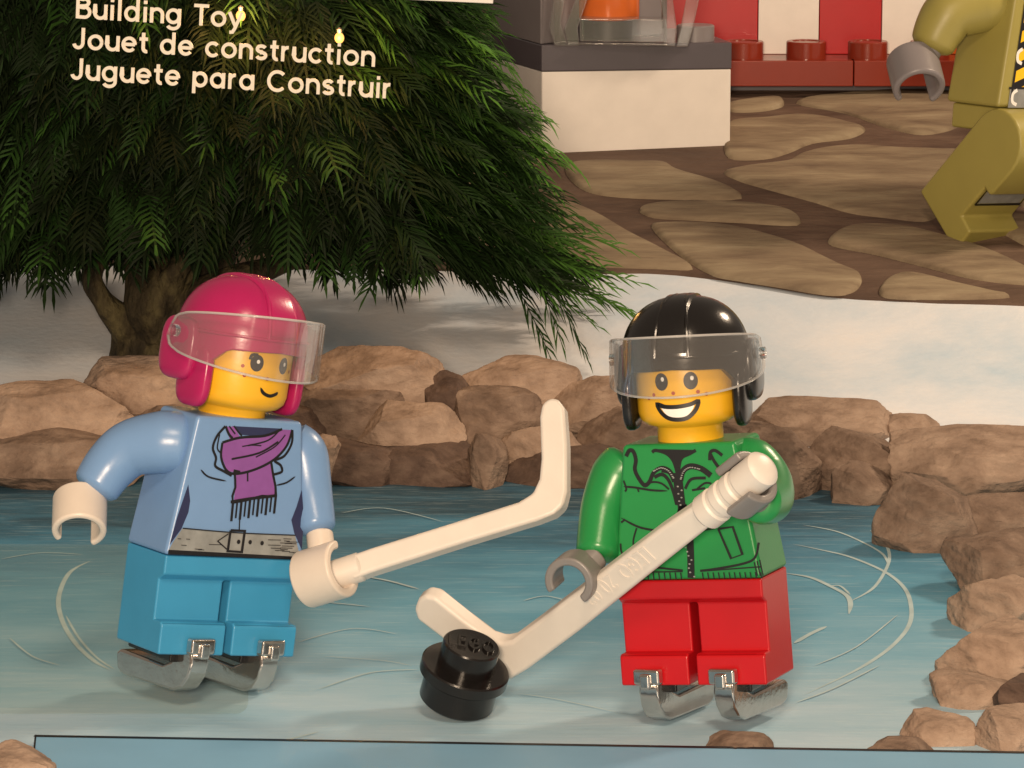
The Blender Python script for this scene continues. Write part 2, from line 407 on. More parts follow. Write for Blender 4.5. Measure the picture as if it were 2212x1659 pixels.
stones = [[(1010, 100), (1150, 85), (1290, 70), (1400, 80), (1500, 105), (1565, 130), (1500, 165), (1350, 185), (1250, 225), (1150, 250), (1005, 245), (990, 160)],
 [(985, 305), (1060, 285), (1230, 265), (1300, 230), (1400, 205), (1530, 195), (1700, 205), (1880, 215), (2000, 230), (2030, 350), (2000, 470), (1880, 480), (1800, 505), (1650, 490), (1500, 470), (1350, 425), (1150, 370), (1050, 340)],
 [(340, 280), (450, 262), (620, 265), (740, 268), (800, 300), (960, 350), (1060, 410), (800, 415), (500, 400), (380, 355)],
 [(640, 460), (700, 435), (900, 430), (1150, 440), (1270, 470), (1285, 520), (1050, 510), (850, 500), (700, 490)],
 [(690, 530), (740, 512), (900, 515), (1100, 545), (1280, 600), (1450, 680), (1540, 720), (1545, 765), (1500, 800), (1400, 805), (1200, 772), (1050, 748), (930, 722), (800, 640)],
 [(1420, 570), (1500, 525), (1650, 520), (1800, 545), (2000, 600), (2212, 690), (2300, 760), (2212, 765), (2000, 740), (1800, 690), (1600, 640), (1430, 605)],
 [(1620, 800), (1660, 740), (1750, 725), (1950, 770), (2100, 805), (2150, 816), (2000, 824), (1700, 822)],
 [(260, 430), (330, 425), (450, 470), (600, 560), (760, 640), (860, 700), (700, 698), (500, 692), (350, 680), (250, 560)],
 [(1000, 30), (1100, 14), (1215, 8), (1225, 35), (1130, 55), (1010, 55)],
 [(1280, 20), (1450, -15), (1900, -25), (1980, 60), (1940, 120), (1800, 150), (1650, 120), (1480, 62)],
 [(2080, 300), (2250, 250), (2420, 280), (2420, 420), (2250, 450), (2090, 400)], [(2080, 510), (2250, 480), (2450, 540), (2400, 640), (2250, 620)],
 [(-60, 420), (100, 400), (200, 440), (210, 560), (120, 640), (-80, 640)], [(-420, 300), (-150, 280), (60, 330), (40, 390), (-200, 400), (-420, 380)],
 [(-60, -60), (60, -80), (170, -40), (180, 60), (60, 110), (-80, 60)], [(-60, 150), (60, 130), (170, 170), (260, 250), (100, 300), (-100, 260)],
 [(60, -260), (160, -280), (190, -150), (90, -110), (20, -160)], [(-700, 450), (-460, 430), (-140, 470), (-140, 600), (-500, 640), (-720, 600)],
 [(-160, -300), (10, -330), (40, -220), (-60, -150), (-180, -180)]]
for st in stones:
    P = smooth2([ter(*Zp(*q)).xy for q in st], 4, True); c = sum(P, Vector((0, 0))) / len(P); k = len(P)
    rr = [(1.0, .045), (.985, .09), (.93, .12), (.6, .13), (.3, .135)]
    v = []
    for s_, dz in rr:
        for p in P:
            q = c + (p - c) * s_; w = .035 * noise.noise(Vector((q.x * .8, q.y * .8, 7))) if s_ < .95 else 0
            v.append(S(q, dz + w))
    v.append(S(c, .135))
    mb.add(v, [(r * k + i, r * k + (i + 1) % k, (r + 1) * k + (i + 1) % k, (r + 1) * k + i) for r in range(4) for i in range(k)] + [(4 * k + i, 4 * k + (i + 1) % k, 5 * k) for i in range(k)])
po = mb.build('pavement', [M['mud'], M['flag']], angle=50, merge=False)
po.data.polygons.foreach_set('material_index', [0 if i < bed_faces else 1 for i in range(len(po.data.polygons))])
tag(po, kind='structure')

# ------------------------------------------------------------------ rocks round the pond, each on its own
def rock(px, py, w, h, Y, kind, label, seed, cut=20, ground=True):
    rnd = random.Random(seed); sc = F / (Y / math.cos(PITCH))
    ptop = at(px, py - h / 2, Y); pbot = at(px, py + h / 2, Y)
    zb = pbot.z
    if ground: zb = min(zb, snow_h(ptop.x, Y) - .12, -.02 if Y < 50 else 9)
    hz = (ptop.z - zb) / 2; hx = w / 2 / sc; hy = max(.45, min(1.5, hx * .9))
    c = Vector((ptop.x, Y, zb + hz))
    hx *= 1.2
    bm = bmesh.new(); bmesh.ops.create_icosphere(bm, subdivisions=6, radius=1)
    planes = []
    for k in range(cut):
        n = Vector((rnd.gauss(0, 1), rnd.gauss(0, 1), rnd.gauss(0, .8))).normalized(); planes.append((n, rnd.uniform(.60, .90)))
    planes.append((Vector((rnd.uniform(-.18, .18), -.25, 1)).normalized(), rnd.uniform(.72, .85)))
    planes.append((Vector((rnd.uniform(-.3, .3), -1, .25)).normalized(), rnd.uniform(.7, .85)))
    off = Vector((seed * 3.1, seed * 1.7, 0))
    for v in bm.verts:
        p = v.co.copy(); p = Vector([math.copysign(abs(a) ** .6, a) for a in p]); 
        for n, d in planes:
            e = p.dot(n) - d * 1.12
            if e > 0: p -= n * e * .93
        k = 1 + .055 * noise.fractal(p * 1.6 + off, 1.0, 2.0, 4) + .02 * noise.noise(p * 6 + off) + .006 * noise.noise(p * 15 + off)
        v.co = Vector((p.x * hx, p.y * hy, p.z * hz)) * k
    mz = max(v.co.z for v in bm.verts); mx = max(abs(v.co.x) for v in bm.verts); ml = min(v.co.z for v in bm.verts)
    for v in bm.verts:
        v.co.x *= hx / mx; v.co.z = (v.co.z - ml) / (mz - ml) * 2 * hz - hz
    bmesh.ops.recalc_face_normals(bm, faces=bm.faces)
    me = bpy.data.meshes.new('rock'); bm.to_mesh(me); bm.free(); me.materials.append(M['rock'][kind])
    me.polygons.foreach_set('use_smooth', [True] * len(me.polygons)); me.set_sharp_from_angle(angle=R(36))
    o = bpy.data.objects.new('rock', me); COL.objects.link(o); o.location = c
    return tag(o, label, 'rock', 'brown rocks heaped round the frozen pond')
rocks = [
 (-12, 868, 90, 80, 51.6, 1, 'small brown rock cut off by the left picture edge, behind the big left slab'),
 (112, 905, 340, 150, 49.8, 0, 'broad tan rock slab left of the blue figure, highest at its middle'),
 (305, 838, 290, 125, 51.2, 0, 'flat tan rock directly below the tree trunk'),
 (90, 985, 420, 115, 49.0, 1, 'long dark rock at the waterline behind the raised blue arm'),
 (362, 930, 150, 110, 49.7, 1, 'rounded rock just behind the blue figure\'s near shoulder'),
 (540, 960, 300, 180, 49.9, 2, 'dark rock mostly hidden behind the blue torso and pink helmet'),
 (800, 828, 300, 155, 50.9, 0, 'largest tan boulder right beside the clear visor of the pink helmet'),
 (745, 905, 240, 140, 50.2, 1, 'brown rock below the largest tan boulder, beside the scarf'),
 (880, 918, 215, 96, 49.5, 0, 'pale oval ledge rock in the middle, above the dark waterline rocks'),
 (775, 1000, 240, 110, 49.0, 2, 'dark rock at the waterline just right of the blue figure\'s chest'),
 (688, 972, 90, 70, 48.7, 0, 'small pale rock touching the blue figure\'s far shoulder'),
 (972, 852, 95, 100, 50.5, 2, 'small dark rock wedged between two tan boulders in the middle'),
 (1110, 838, 280, 125, 51.0, 0, 'long tan boulder left of the upright hockey blade'),
 (1062, 898, 190, 120, 50.1, 1, 'brown rock under the long tan boulder left of the hockey blade'),
 (1285, 880, 240, 145, 50.7, 0, 'tan rock between the upright hockey blade and the black helmet'),
 (1050, 985, 80, 105, 48.6, 1, 'small upright rock at the waterline left of the hockey blade'),
 (1165, 966, 190, 90, 49.2, 0, 'pale ledge rock directly behind the upright hockey blade'),
 (925, 1005, 260, 95, 49.0, 2, 'dark waterline rock beneath the pale oval ledge'),
 (1230, 1008, 260, 90, 48.9, 2, 'dark waterline rock between the hockey blade and the green arm'),
 (1350, 958, 180, 150, 49.8, 1, 'brown rock beside the green jacket\'s near shoulder'),
 (1520, 970, 260, 170, 50.1, 1, 'brown rock hidden behind the green jacket and its neck'),
 (1775, 918, 290, 100, 51.3, 0, 'wide flat tan rock right of the black helmet'),
 (1692, 1000, 160, 160, 49.5, 1, 'brown rock touching the green jacket\'s bent arm'),
 (1850, 995, 210, 140, 50.1, 1, 'angular brown rock under the wide flat one right of the black helmet'),
 (1955, 928, 130, 70, 51.2, 0, 'small flat tan rock sticking up along the right snow edge'),
 (1862, 1046, 125, 95, 48.8, 1, 'low rounded rock at the waterline right of the green arm'),
 (2110, 1010, 350, 155, 50.1, 0, 'biggest tan boulder on the right bank, cut by the picture edge'),
 (2005, 1112, 200, 175, 48.2, 1, 'dark rock overhanging the ice in the far right bend'),
 (2145, 1122, 260, 110, 47.4, 1, 'brown slab directly under the biggest boulder on the right bank'),
 (2165, 1222, 240, 140, 45.6, 1, 'brown rock at the right edge, second below the biggest boulder'),
 (2175, 1312, 220, 125, 43.7, 0, 'tan rock with a bulging face at the right edge beside the widest skate arc'),
 (2170, 1412, 250, 150, 41.6, 0, 'large tan rock low on the right bank, above the flat step rock'),
 (2108, 1494, 200, 84, 39.6, 0, 'flat tan rock like a step low on the right bank'),
 (2020, 1576, 150, 84, 37.6, 0, 'pale rock near the bottom right corner, nearest to the red legs'),
 (2182, 1580, 150, 110, 37.6, 0, 'pale rock filling the bottom right corner'),
 (1945, 1622, 200, 56, 36.75, 1, 'low rock half covered by the light blue board near the bottom right'),
 (1592, 1622, 140, 56, 36.75, 1, 'low round rock peeping over the light blue board below the red skates'),
 (2225, 1512, 130, 120, 38.7, 2, 'dark rock at the right edge behind the bottom corner rock'),
 (15, 1655, 190, 92, 36.4, 0, 'tan rock in the bottom left corner beside the light blue board')]
for i, r_ in enumerate(rocks):
    r_ = list(r_)
    if i >= 21: r_[4] = min(r_[4], gnd(r_[0], r_[1] + r_[3] / 2).y + .45)
    rock(*r_[:6], r_[6], i + 11)

# ------------------------------------------------------------------ fir tree
tree = empty('fir_tree', at(330, 800, 53.5)); tree.location.z = terz(53.5)
tag(tree, 'large dark green fir tree with drooping sprays and a gnarled trunk', 'tree')
txf = Matrix.Translation(-tree.location)
def tw(lst, Y): return [at(x, y, Y + d) for x, y, d in lst]
mb = MB()
mb.tube(tw([(335, 860, 0), (330, 770, 0), (335, 700, 0), (385, 620, .1), (430, 520, .2), (420, 300, .2), (400, 0, 0), (390, -500, 0)], 53.5), [.75, .62, .52, .58, .5, .42, .36, .15], 20, 6)
mb.tube(tw([(305, 760, -.1), (262, 690, -.3), (218, 645, -.4), (200, 600, -.4), (215, 540, -.2)], 53.5), [.3, .24, .17, .13, .12], 12, 5)
mb.tube(tw([(330, 720, -.3), (310, 660, -.5), (300, 600, -.4), (260, 520, 0)], 53.5), [.3, .26, .22, .15], 12, 5)
mb.tube(tw([(370, 690, -.3), (440, 640, -.5), (520, 600, -.6), (640, 560, -.3)], 53.5), [.34, .28, .2, .12], 12, 5)
mb.tube(tw([(360, 680, -.35), (370, 610, -.6), (420, 540, -.6)], 53.5), [.2, .18, .14], 12, 5)
mb.tube(tw([(340, 700, -.4), (345, 640, -.6), (330, 590, -.5)], 53.5), [.2, .15, .14], 12, 5)
for v in range(len(mb.v)):
    p = Vector(mb.v[v]); mb.v[v] = tuple(p + Vector((noise.noise(p * 2.2), noise.noise(p * 2.2 + Vector((9, 0, 0))), 0)) * .1)
mb.build('trunk', M['bark'], tree, xf=txf, angle=60, merge=False)
rnd = random.Random(5)
ylim = lambda x: np.interp(x, [-300, 0, 150, 300, 500, 650, 800, 1000, 1150, 1250, 1350], [535, 535, 510, 470, 455, 475, 515, 565, 595, 580, 560])
xlim = lambda y: np.interp(y, [-400, 0, 100, 200, 300, 400, 500, 600, 700], [790, 950, 985, 1030, 1075, 1100, 1150, 1230, 1210])
nv, nf, nc = [], [], []
def spray(p0, out, ln, col, nl, droop=1.0):
    """a drooping stem with two combs of curved needles"""
    d = out.normalized(); p = p0.copy(); n = rnd.randint(7, 10); step = ln / n
    side = d.cross(Vector((0, 0, 1))); side = side.normalized() if side.length > .05 else Vector((1, 0, 0))
    side = (side + Vector((rnd.uniform(-.3, .3), rnd.uniform(-.3, .3), rnd.uniform(-.3, .3)))).normalized()
    prev = None
    for i in range(n + 1):
        t = i / n
        if i:
            d = (d + Vector((0, 0, -.05 - .06 * rnd.random())) * droop).normalized(); p = p + d * step
        nr = side.cross(d).normalized()
        L = nl * (1 - .45 * t) * (.65 + .35 * min(1, t * 4)) * rnd.uniform(.8, 1.15)
        for s in ((-1, 1) if i < n else (0,)):
            nd = (d * (1.0 if s else 1) + side * s * rnd.uniform(.9, 1.4) + nr * rnd.uniform(-.25, .25)).normalized()
            tip = (nd + d * .55 * abs(s) + Vector((0, 0, -.25))).normalized()
            a = p; b = a + nd * L * .5; c = b + tip * L * .5
            w = nd.cross(nr).normalized() * .021 * (1 + .3 * rnd.random()); w2 = nr * .016
            o = len(nv)
            nv.extend([a - w * .6, a + w * .6, b - w, b + w, b + w2 * 1.2, c])
            nf.extend([(o, o + 1, o + 4), (o, o + 4, o + 2), (o + 1, o + 3, o + 4), (o + 2, o + 4, o + 5), (o + 4, o + 3, o + 5)])
            nc.extend([min(1, col * (1 + .35 * t))] * 5)
        if prev is not None:
            o = len(nv); w = side * .02
            nv.extend([prev - w, prev + w, p - w, p + w]); nf.append((o, o + 1, o + 3, o + 2)); nc.append(col * .6)
        prev = p.copy()
cx0 = at(400, 300, 54).x; count = 0
for k in range(40000):
    if count >= 3900: break
    z = rnd.uniform(1.4, 10.5) if rnd.random() < .14 else rnd.uniform(1.4, 6.2)
    Rz = max(.5, 6.2 - (z - 1.8) * .46); a = rnd.uniform(0, 2 * math.pi); r = Rz * math.sqrt(rnd.uniform(.05, 1))
    x = cx0 + r * math.cos(a); y = 54 + r * math.sin(a) * .42
    p = Vector((x, y, z)); px, py = proj(p)
    if px < -700 or py > ylim(px) or px > xlim(py): continue
    if y > 54.8 and rnd.random() < .55: continue
    out = Vector((math.cos(a) * (.35 + .85 * r / Rz) + rnd.gauss(0, .55), math.sin(a) * .5 - .3 + rnd.gauss(0, .3), -.25 - .65 * rnd.random()))
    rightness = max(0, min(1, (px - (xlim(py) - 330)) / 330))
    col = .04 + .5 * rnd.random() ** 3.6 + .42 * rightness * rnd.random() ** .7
    if rightness > .25:
        out = Vector((.9 + .3 * rnd.random(), rnd.uniform(-.5, .1), -.15 - .55 * rnd.random() + .25 * (rightness - .5)))
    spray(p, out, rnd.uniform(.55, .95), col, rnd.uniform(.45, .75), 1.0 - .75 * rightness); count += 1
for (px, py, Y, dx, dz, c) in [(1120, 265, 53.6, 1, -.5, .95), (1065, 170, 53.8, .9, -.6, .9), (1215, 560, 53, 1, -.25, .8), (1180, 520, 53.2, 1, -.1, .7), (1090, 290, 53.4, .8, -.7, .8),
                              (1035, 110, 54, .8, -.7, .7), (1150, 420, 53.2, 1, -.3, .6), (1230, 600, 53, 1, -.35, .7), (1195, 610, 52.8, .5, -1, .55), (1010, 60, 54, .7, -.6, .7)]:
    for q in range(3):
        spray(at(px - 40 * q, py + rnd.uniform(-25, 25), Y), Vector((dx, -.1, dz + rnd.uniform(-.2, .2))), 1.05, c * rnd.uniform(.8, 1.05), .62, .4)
me = bpy.data.meshes.new('crown'); me.from_pydata([tuple(p - tree.location) for p in nv], [], nf)
at_ = me.attributes.new('spray', 'FLOAT', 'FACE'); at_.data.foreach_set('value', nc)
me.materials.append(M['needle']); me.update()
o = bpy.data.objects.new('crown', me); COL.objects.link(o); o.parent = tree

# two lit bulbs on the tree
for (px, py, lab) in ((733, 82, 'lit amber bulb glowing over the word construction'), (520, 34, 'lit amber bulb glowing just behind the word Toy')):
    p = at(px, py, 51.7); b = empty('tree_light', p); tag(b, lab, 'string light', 'lit bulbs on the fir tree')
    MB().blob((0, 0, 0), (.065, .065, .075), 1).build('bulb', M['bulb'], b)
    MB().lathe([(.03, .065), (.035, .12), (.012, .14)], 16).build('socket', M['darkgrey'], b)
    l = bpy.data.lights.new('bulb_glow', 'POINT'); l.energy = 130; l.color = (1, .5, .14); l.shadow_soft_size = .12
    lo = bpy.data.objects.new('bulb_glow', l); COL.objects.link(lo); lo.parent = b; lo.location = (0, -.25, .0)

# ------------------------------------------------------------------ lettering (single-weight strokes)
def arc(cx, cy, rx, ry, a0, a1, n=18): return [(cx + rx * math.cos(R(a0 + (a1 - a0) * i / n)), cy + ry * math.sin(R(a0 + (a1 - a0) * i / n))) for i in range(n + 1)]
W = .208          # stroke; x-height 1, caps 1.4
h_ = W / 2
GL = {
 'B': (1.0, [[(h_, 0), (h_, 1.4)], [(h_, 1.4 - h_), (.5, 1.4 - h_)] + arc(.5, 1.07, .3, .235, 90, -90) + [(h_, .8)], [(h_, .76), (.55, .76)] + arc(.55, .43, .34, .335, 90, -90) + [(h_, h_)]]),
 'u': (.92, [[(h_, 1), (h_, .45)] + arc(.45, .45, .355, .36, 180, 360) + [(.805, 1)], [(.805, 0), (.805, .6)]]),
 'i': (.36, [[(.17, 0), (.17, 1)], [(.17, 1.2), (.17, 1.42)]]),
 'l': (.36, [[(.17, 0), (.17, 1.45)]]),
 'd': (1.05, [arc(.47, .5, .38, .41, 0, 360, 30), [(.86, 0), (.86, 1.45)]]),
 'b': (1.05, [arc(.5, .5, .38, .41, 0, 360, 30), [(.11, 0), (.11, 1.45)]]),
 'n': (.92, [[(h_, 0), (h_, 1)], [(h_, .5)] + arc(.45, .55, .355, .36, 180, 0) + [(.805, 0)]]),
 'g': (1.05, [arc(.47, .5, .38, .41, 0, 360, 30), [(.86, 1), (.86, .0)] + arc(.48, -.02, .38, .30, 0, -155)]),
 'T': (1.0, [[(0, 1.4 - h_), (.96, 1.4 - h_)], [(.48, 0), (.48, 1.4)]]),
 'o': (1.02, [arc(.49, .5, .40, .41, 0, 360, 30)]),
 'y': (.9, [[(.03, 1), (.45, .08)], [(.85, 1), (.42, -.08), (.28, -.32), (.08, -.33)]]),
 'J': (.82, [[(.62, 1.4), (.62, .42)] + arc(.33, .42, .29, .33, 0, -165)]),
 'e': (1.0, [[(.1, .5), (.86, .5)], arc(.48, .5, .385, .41, 0, 320, 30)]),
 't': (.62, [[(.27, 1.32), (.27, .35)] + arc(.48, .33, .21, .24, 180, 285, 8), [(.02, .91), (.56, .91)]]),
 'c': (.92, [arc(.48, .5, .385, .41, 42, 318, 28)]),
 's': (.82, [arc(.4, .72, .27, .19, 25, 270, 16) + arc(.4, .29, .29, .20, 90, -160, 16)]),
 'r': (.6, [[(h_, 0), (h_, 1)], [(h_, .5)] + arc(.42, .52, .325, .39, 180, 82, 10)]),
 'p': (1.05, [arc(.52, .5, .38, .41, 0, 360, 30), [(.13, 1), (.13, -.42)]]),
 'a': (1.05, [arc(.47, .5, .38, .41, 0, 360, 30), [(.86, 0), (.86, 1)]]),
 'C': (1.25, [arc(.65, .7, .56, .61, 45, 315, 30)]),
 'L': (.85, [[(h_, 1.4), (h_, h_), (.78, h_)]]),
 'E': (.9, [[(.8, 1.4 - h_), (h_, 1.4 - h_), (h_, h_), (.8, h_)], [(h_, .72), (.7, .72)]]),
 'G': (1.3, [arc(.65, .7, .55, .61, 45, 350, 30), [(.66, .66), (1.2, .66)]]),
 'O': (1.4, [arc(.67, .7, .57, .61, 0, 360, 34)]), ' ': (.5, []), '2': (.9, [arc(.42, 1.0, .32, .31, 160, -20, 12) + [(.1, h_), (.8, h_)]]), '0': (.95, [arc(.44, .7, .35, .61, 0, 360, 24)])}
def text_strokes(s, gap=.13):
    x = 0; out = []
    for ch in s:
        adv, st = GL[ch]
        for q in st: out.append([(x + a, b) for a, b in q])
        x += adv + gap
    return out, x - gap
def solid_stroke(mb, pts, w, put, d0, d1):
    P = [Vector(p) for p in pts]; L, Q = ribbon2(P, w); n = len(P)
    v = [put(p.x, p.y, d) for d in (d0, d1) for p in L + Q]
    f = [(i, i + 1, n + i + 1, n + i) for i in range(n - 1)] + [(2 * n + i, 2 * n + i + 1, 3 * n + i + 1, 3 * n + i) for i in range(n - 1)]
    f += [(i, i + 1, 2 * n + i + 1, 2 * n + i) for i in range(n - 1)] + [(n + i, n + i + 1, 3 * n + i + 1, 3 * n + i) for i in range(n - 1)]
    f += [(0, n, 3 * n, 2 * n), (n - 1, 2 * n - 1, 4 * n - 1, 3 * n - 1)]
    mb.add(v, f)
Yt = 49.6
let = empty('lettering', at(160, 172, Yt)); tag(let, 'cream white lettering in three lines before the dark fir tree', 'lettering')
for txt, x0, y0, x1, y1, cap in (('Building Toy', 164, 39, 523, 60, 46), ('Jouet de construction', 158, 105, 810, 144, 46), ('Juguete para Construir', 154, 171, 846, 213, 46)):
    st, tw_ = text_strokes(txt); A = at(x0, y0, Yt); B = at(x1, y1, Yt)
    ex = (B - A) / tw_; nrm = Vector((0, -1, 0)); ez = Vector((-ex.z, 0, ex.x)).normalized() * (at(x0, y0 - cap, Yt) - A).length / 1.4
    mb = MB()
    for i, q in enumerate(st):
        solid_stroke(mb, q, W * 1.02, lambda a, b, d: A + ex * a + ez * b + nrm * d, -.02, .02 + .0015 * (i % 4))
    mb.build('text_line', M['letter'], let, xf=Matrix.Translation(-let.location), merge=False)
# lower edge of a white board at the top of the picture
a, b, c, d = at(850, -2, 50), at(1065, 8, 50), at(1072, -90, 50), at(856, -100, 50)
bk = Vector((0, .12, 0)); wp = MB().loft([a, b, c, d], [p + bk for p in (a, b, c, d)]).build('white_board', M['white'], bevel=.01)
tag(wp, 'white board whose lower edge shows at the top, left of the grey kiosk', 'board')

# ------------------------------------------------------------------ brick kiosk
def foot(corners, z0, z1): return [Vector((p.x, p.y, z0)) for p in corners], [Vector((p.x, p.y, z1)) for p in corners]
A = ter(1170, 338); zk = A.z
B = gnd(1577, 331, zk); C_ = gnd(1058, 298, zk); D_ = B + (C_ - A) * 1.0 + Vector((.35, 0, 0))
u = 8.295e3 / cdepth(A)
kio = empty('brick_kiosk', (A + D_) / 2); kio.location.z = zk
tag(kio, 'white and grey brick kiosk with a clear window frame on top', 'kiosk')
kx = Matrix.Translation(-kio.location)
def ins(k, cs=(A, B, D_, C_)):
    c = sum(cs, Vector()) / 4; return [c + (p - c) * k for p in cs]
z1 = zk + 184 / u; z2 = z1 + 57 / u; zt = z2 + 3.2
MB().loft(*foot(ins(1), zk - .35, z1 - .006)).build('white_block', M['white'], kio, xf=kx, bevel=.02)
MB().loft(*foot(ins(1.006), z1, z2)).build('dark_plate', M['darkgrey'], kio, xf=kx, bevel=.02)
ab = B - A; ac = C_ - A
q = [A + ab * .0 + ac * .02, A + ab * .16 + ac * .18, A + ab * .80 + ac * .55, D_ - ab * .2, C_]
MB().loft(*foot(q, z2 + .004, zt)).build('grey_block', M['midgrey'], kio, xf=kx, bevel=.02)
sp = B - ab * .14 + ac * .16
MB().lathe([(.31, 0), (.31, .24), (.29, .26), (0.01, .26)], 32, (sp.x, sp.y, z2)).build('stud', M['midgrey'], kio, xf=kx)
oc = A + ab * .435 + ac * .30
MB().lathe([(.50, 0), (.52, .05), (.52, 1.6), (.5, 1.65), (.01, 1.65)], 40, (oc.x, oc.y, z2 + .35)).build('orange_drum', M['orange'], kio, xf=kx)
MB().lathe([(.55, 0), (.55, .35), (.01, .35)], 40, (oc.x, oc.y, z2 + .002)).build('drum_base', M['darkgrey'], kio, xf=kx)
# clear frame: lower cross bar, two flaring posts and clips
fr = MB(); yF = (A + ab * .3).y - .12
def kp(x, y, d=0): return at(x, y, yF + d)
def bar(mb, p, q, r): mb.tube([p, q], r, 8, 1, cap=False)
fr.loft([kp(1252, 40), kp(1440, 42), kp(1440, 92), kp(1252, 90)], [kp(1256, 34, .5), kp(1436, 36, .5), kp(1436, 80, .5), kp(1256, 78, .5)])
fr.loft([kp(1248, 92, -.1), kp(1446, 94, -.1), kp(1446, 99, -.1), kp(1248, 97, -.1)], [kp(1248, 92, .6), kp(1446, 94, .6), kp(1446, 99, .6), kp(1248, 97, .6)])
for pts in ([(1198, 101), (1186, 60), (1196, -10), (1212, -80), (1240, -80), (1222, -10), (1212, 50), (1228, 100)],
            [(1226, 101), (1218, 62), (1246, -10), (1268, -80), (1296, -80), (1272, -10), (1248, 60), (1252, 99)],
            [(1432, 99), (1436, 60), (1424, -10), (1410, -80), (1440, -80), (1452, -10), (1462, 60), (1458, 101)],
            [(1460, 101), (1470, 60), (1484, -10), (1500, -80), (1530, -80), (1512, -10), (1496, 66), (1486, 101)]):
    fr.loft([kp(*p) for p in pts], [kp(*p, .32) for p in pts])
fr.build('clear_frame', M['frame'], kio, xf=kx, bevel=.035, merge=False)

# ------------------------------------------------------------------ striped stall
Ys = 65.0; us = F / cdepth(at(1700, 130, Ys))
st_ = empty('striped_stall', at(1830, 187, Ys)); tag(st_, 'red and white striped stall front standing on studded reddish brown plates', 'stall')
sx = Matrix.Translation(-st_.location)
zb = at(1700, 187, Ys).z; ztp = at(1700, 131, Ys).z
X = lambda px, Y=Ys: at(px, 130, Y).x
for i, (a, b) in enumerate(((1560, 1843.5), (1845.5, 2215))):
    MB().box(X(a), X(b), Ys, Ys + 2.2, zb, ztp).build('brown_plate', M['brown'], st_, xf=sx, bevel=.02)
for px in (1606, 1741, 1874, 2008, 2142):
    MB().lathe([(.34, 0), (.34, .27), (.325, .29), (.24, .29), (.235, .275), (.01, .275)], 40, (at(px, 120, Ys + .45).x, Ys + .45, ztp)).build('stud', M['brown'], st_, xf=sx)
zl = ztp + .004
for (a, b, m) in ((1440, 1637, 'red'), (1638, 1769, 'white'), (1770, 1904, 'red'), (1905, 2036, 'white'), (2037, 2170, 'orange')):
    MB().box(at(a, 60, Ys + 1.0).x, at(b, 60, Ys + 1.0).x - .004, Ys + 1.0, Ys + 1.5, zl, zl + 4.0).build('stripe_panel', M[m], st_, xf=sx, bevel=.012)
MB().box(X(1575), X(2212), Ys + .5, Ys + 2.0, zb - .7, zb - .004).build('shade_block', M['darkgrey'], st_, xf=sx)  # added support block, dark to stand in for shade beneath the plates

# ================================================================== TOY FIGURES
def figure_root(name, px, py, yaw, roll, lean, k):
    r = empty(name); g = gnd(px, py)
    rot = Matrix.Rotation(R(-lean), 4, 'X') @ Matrix.Rotation(R(roll), 4, 'Y') @ Matrix.Rotation(R(yaw), 4, 'Z')
    return r, Matrix.Translation(g) @ rot @ Matrix.Scale(k, 4)
def setmat(r, m):
    l, q, s = m.decompose(); r.location = l; r.rotation_euler = q.to_euler(); r.scale = s
ZL, ZT, ZN = .38, 1.40, 2.77            # underside of feet, torso base, torso top
def skate(x):
    mb = MB(); t = .115
    prof = [(.60, .05), (.64, .20), (.58, .25), (-.10, .225), (-.22, .28), (-.31, .38), (-.36, .47), (-.49, .47), (-.53, .32), (-.50, .17), (-.42, .05), (-.30, 0), (.46, 0), (.54, .02)]
    mb.loft([(x - t, y, z) for y, z in prof], [(x + t, y, z) for y, z in prof])
    return mb
def heights(zt):
    global ZT, ZN
    ZT = zt; ZN = zt + 1.37
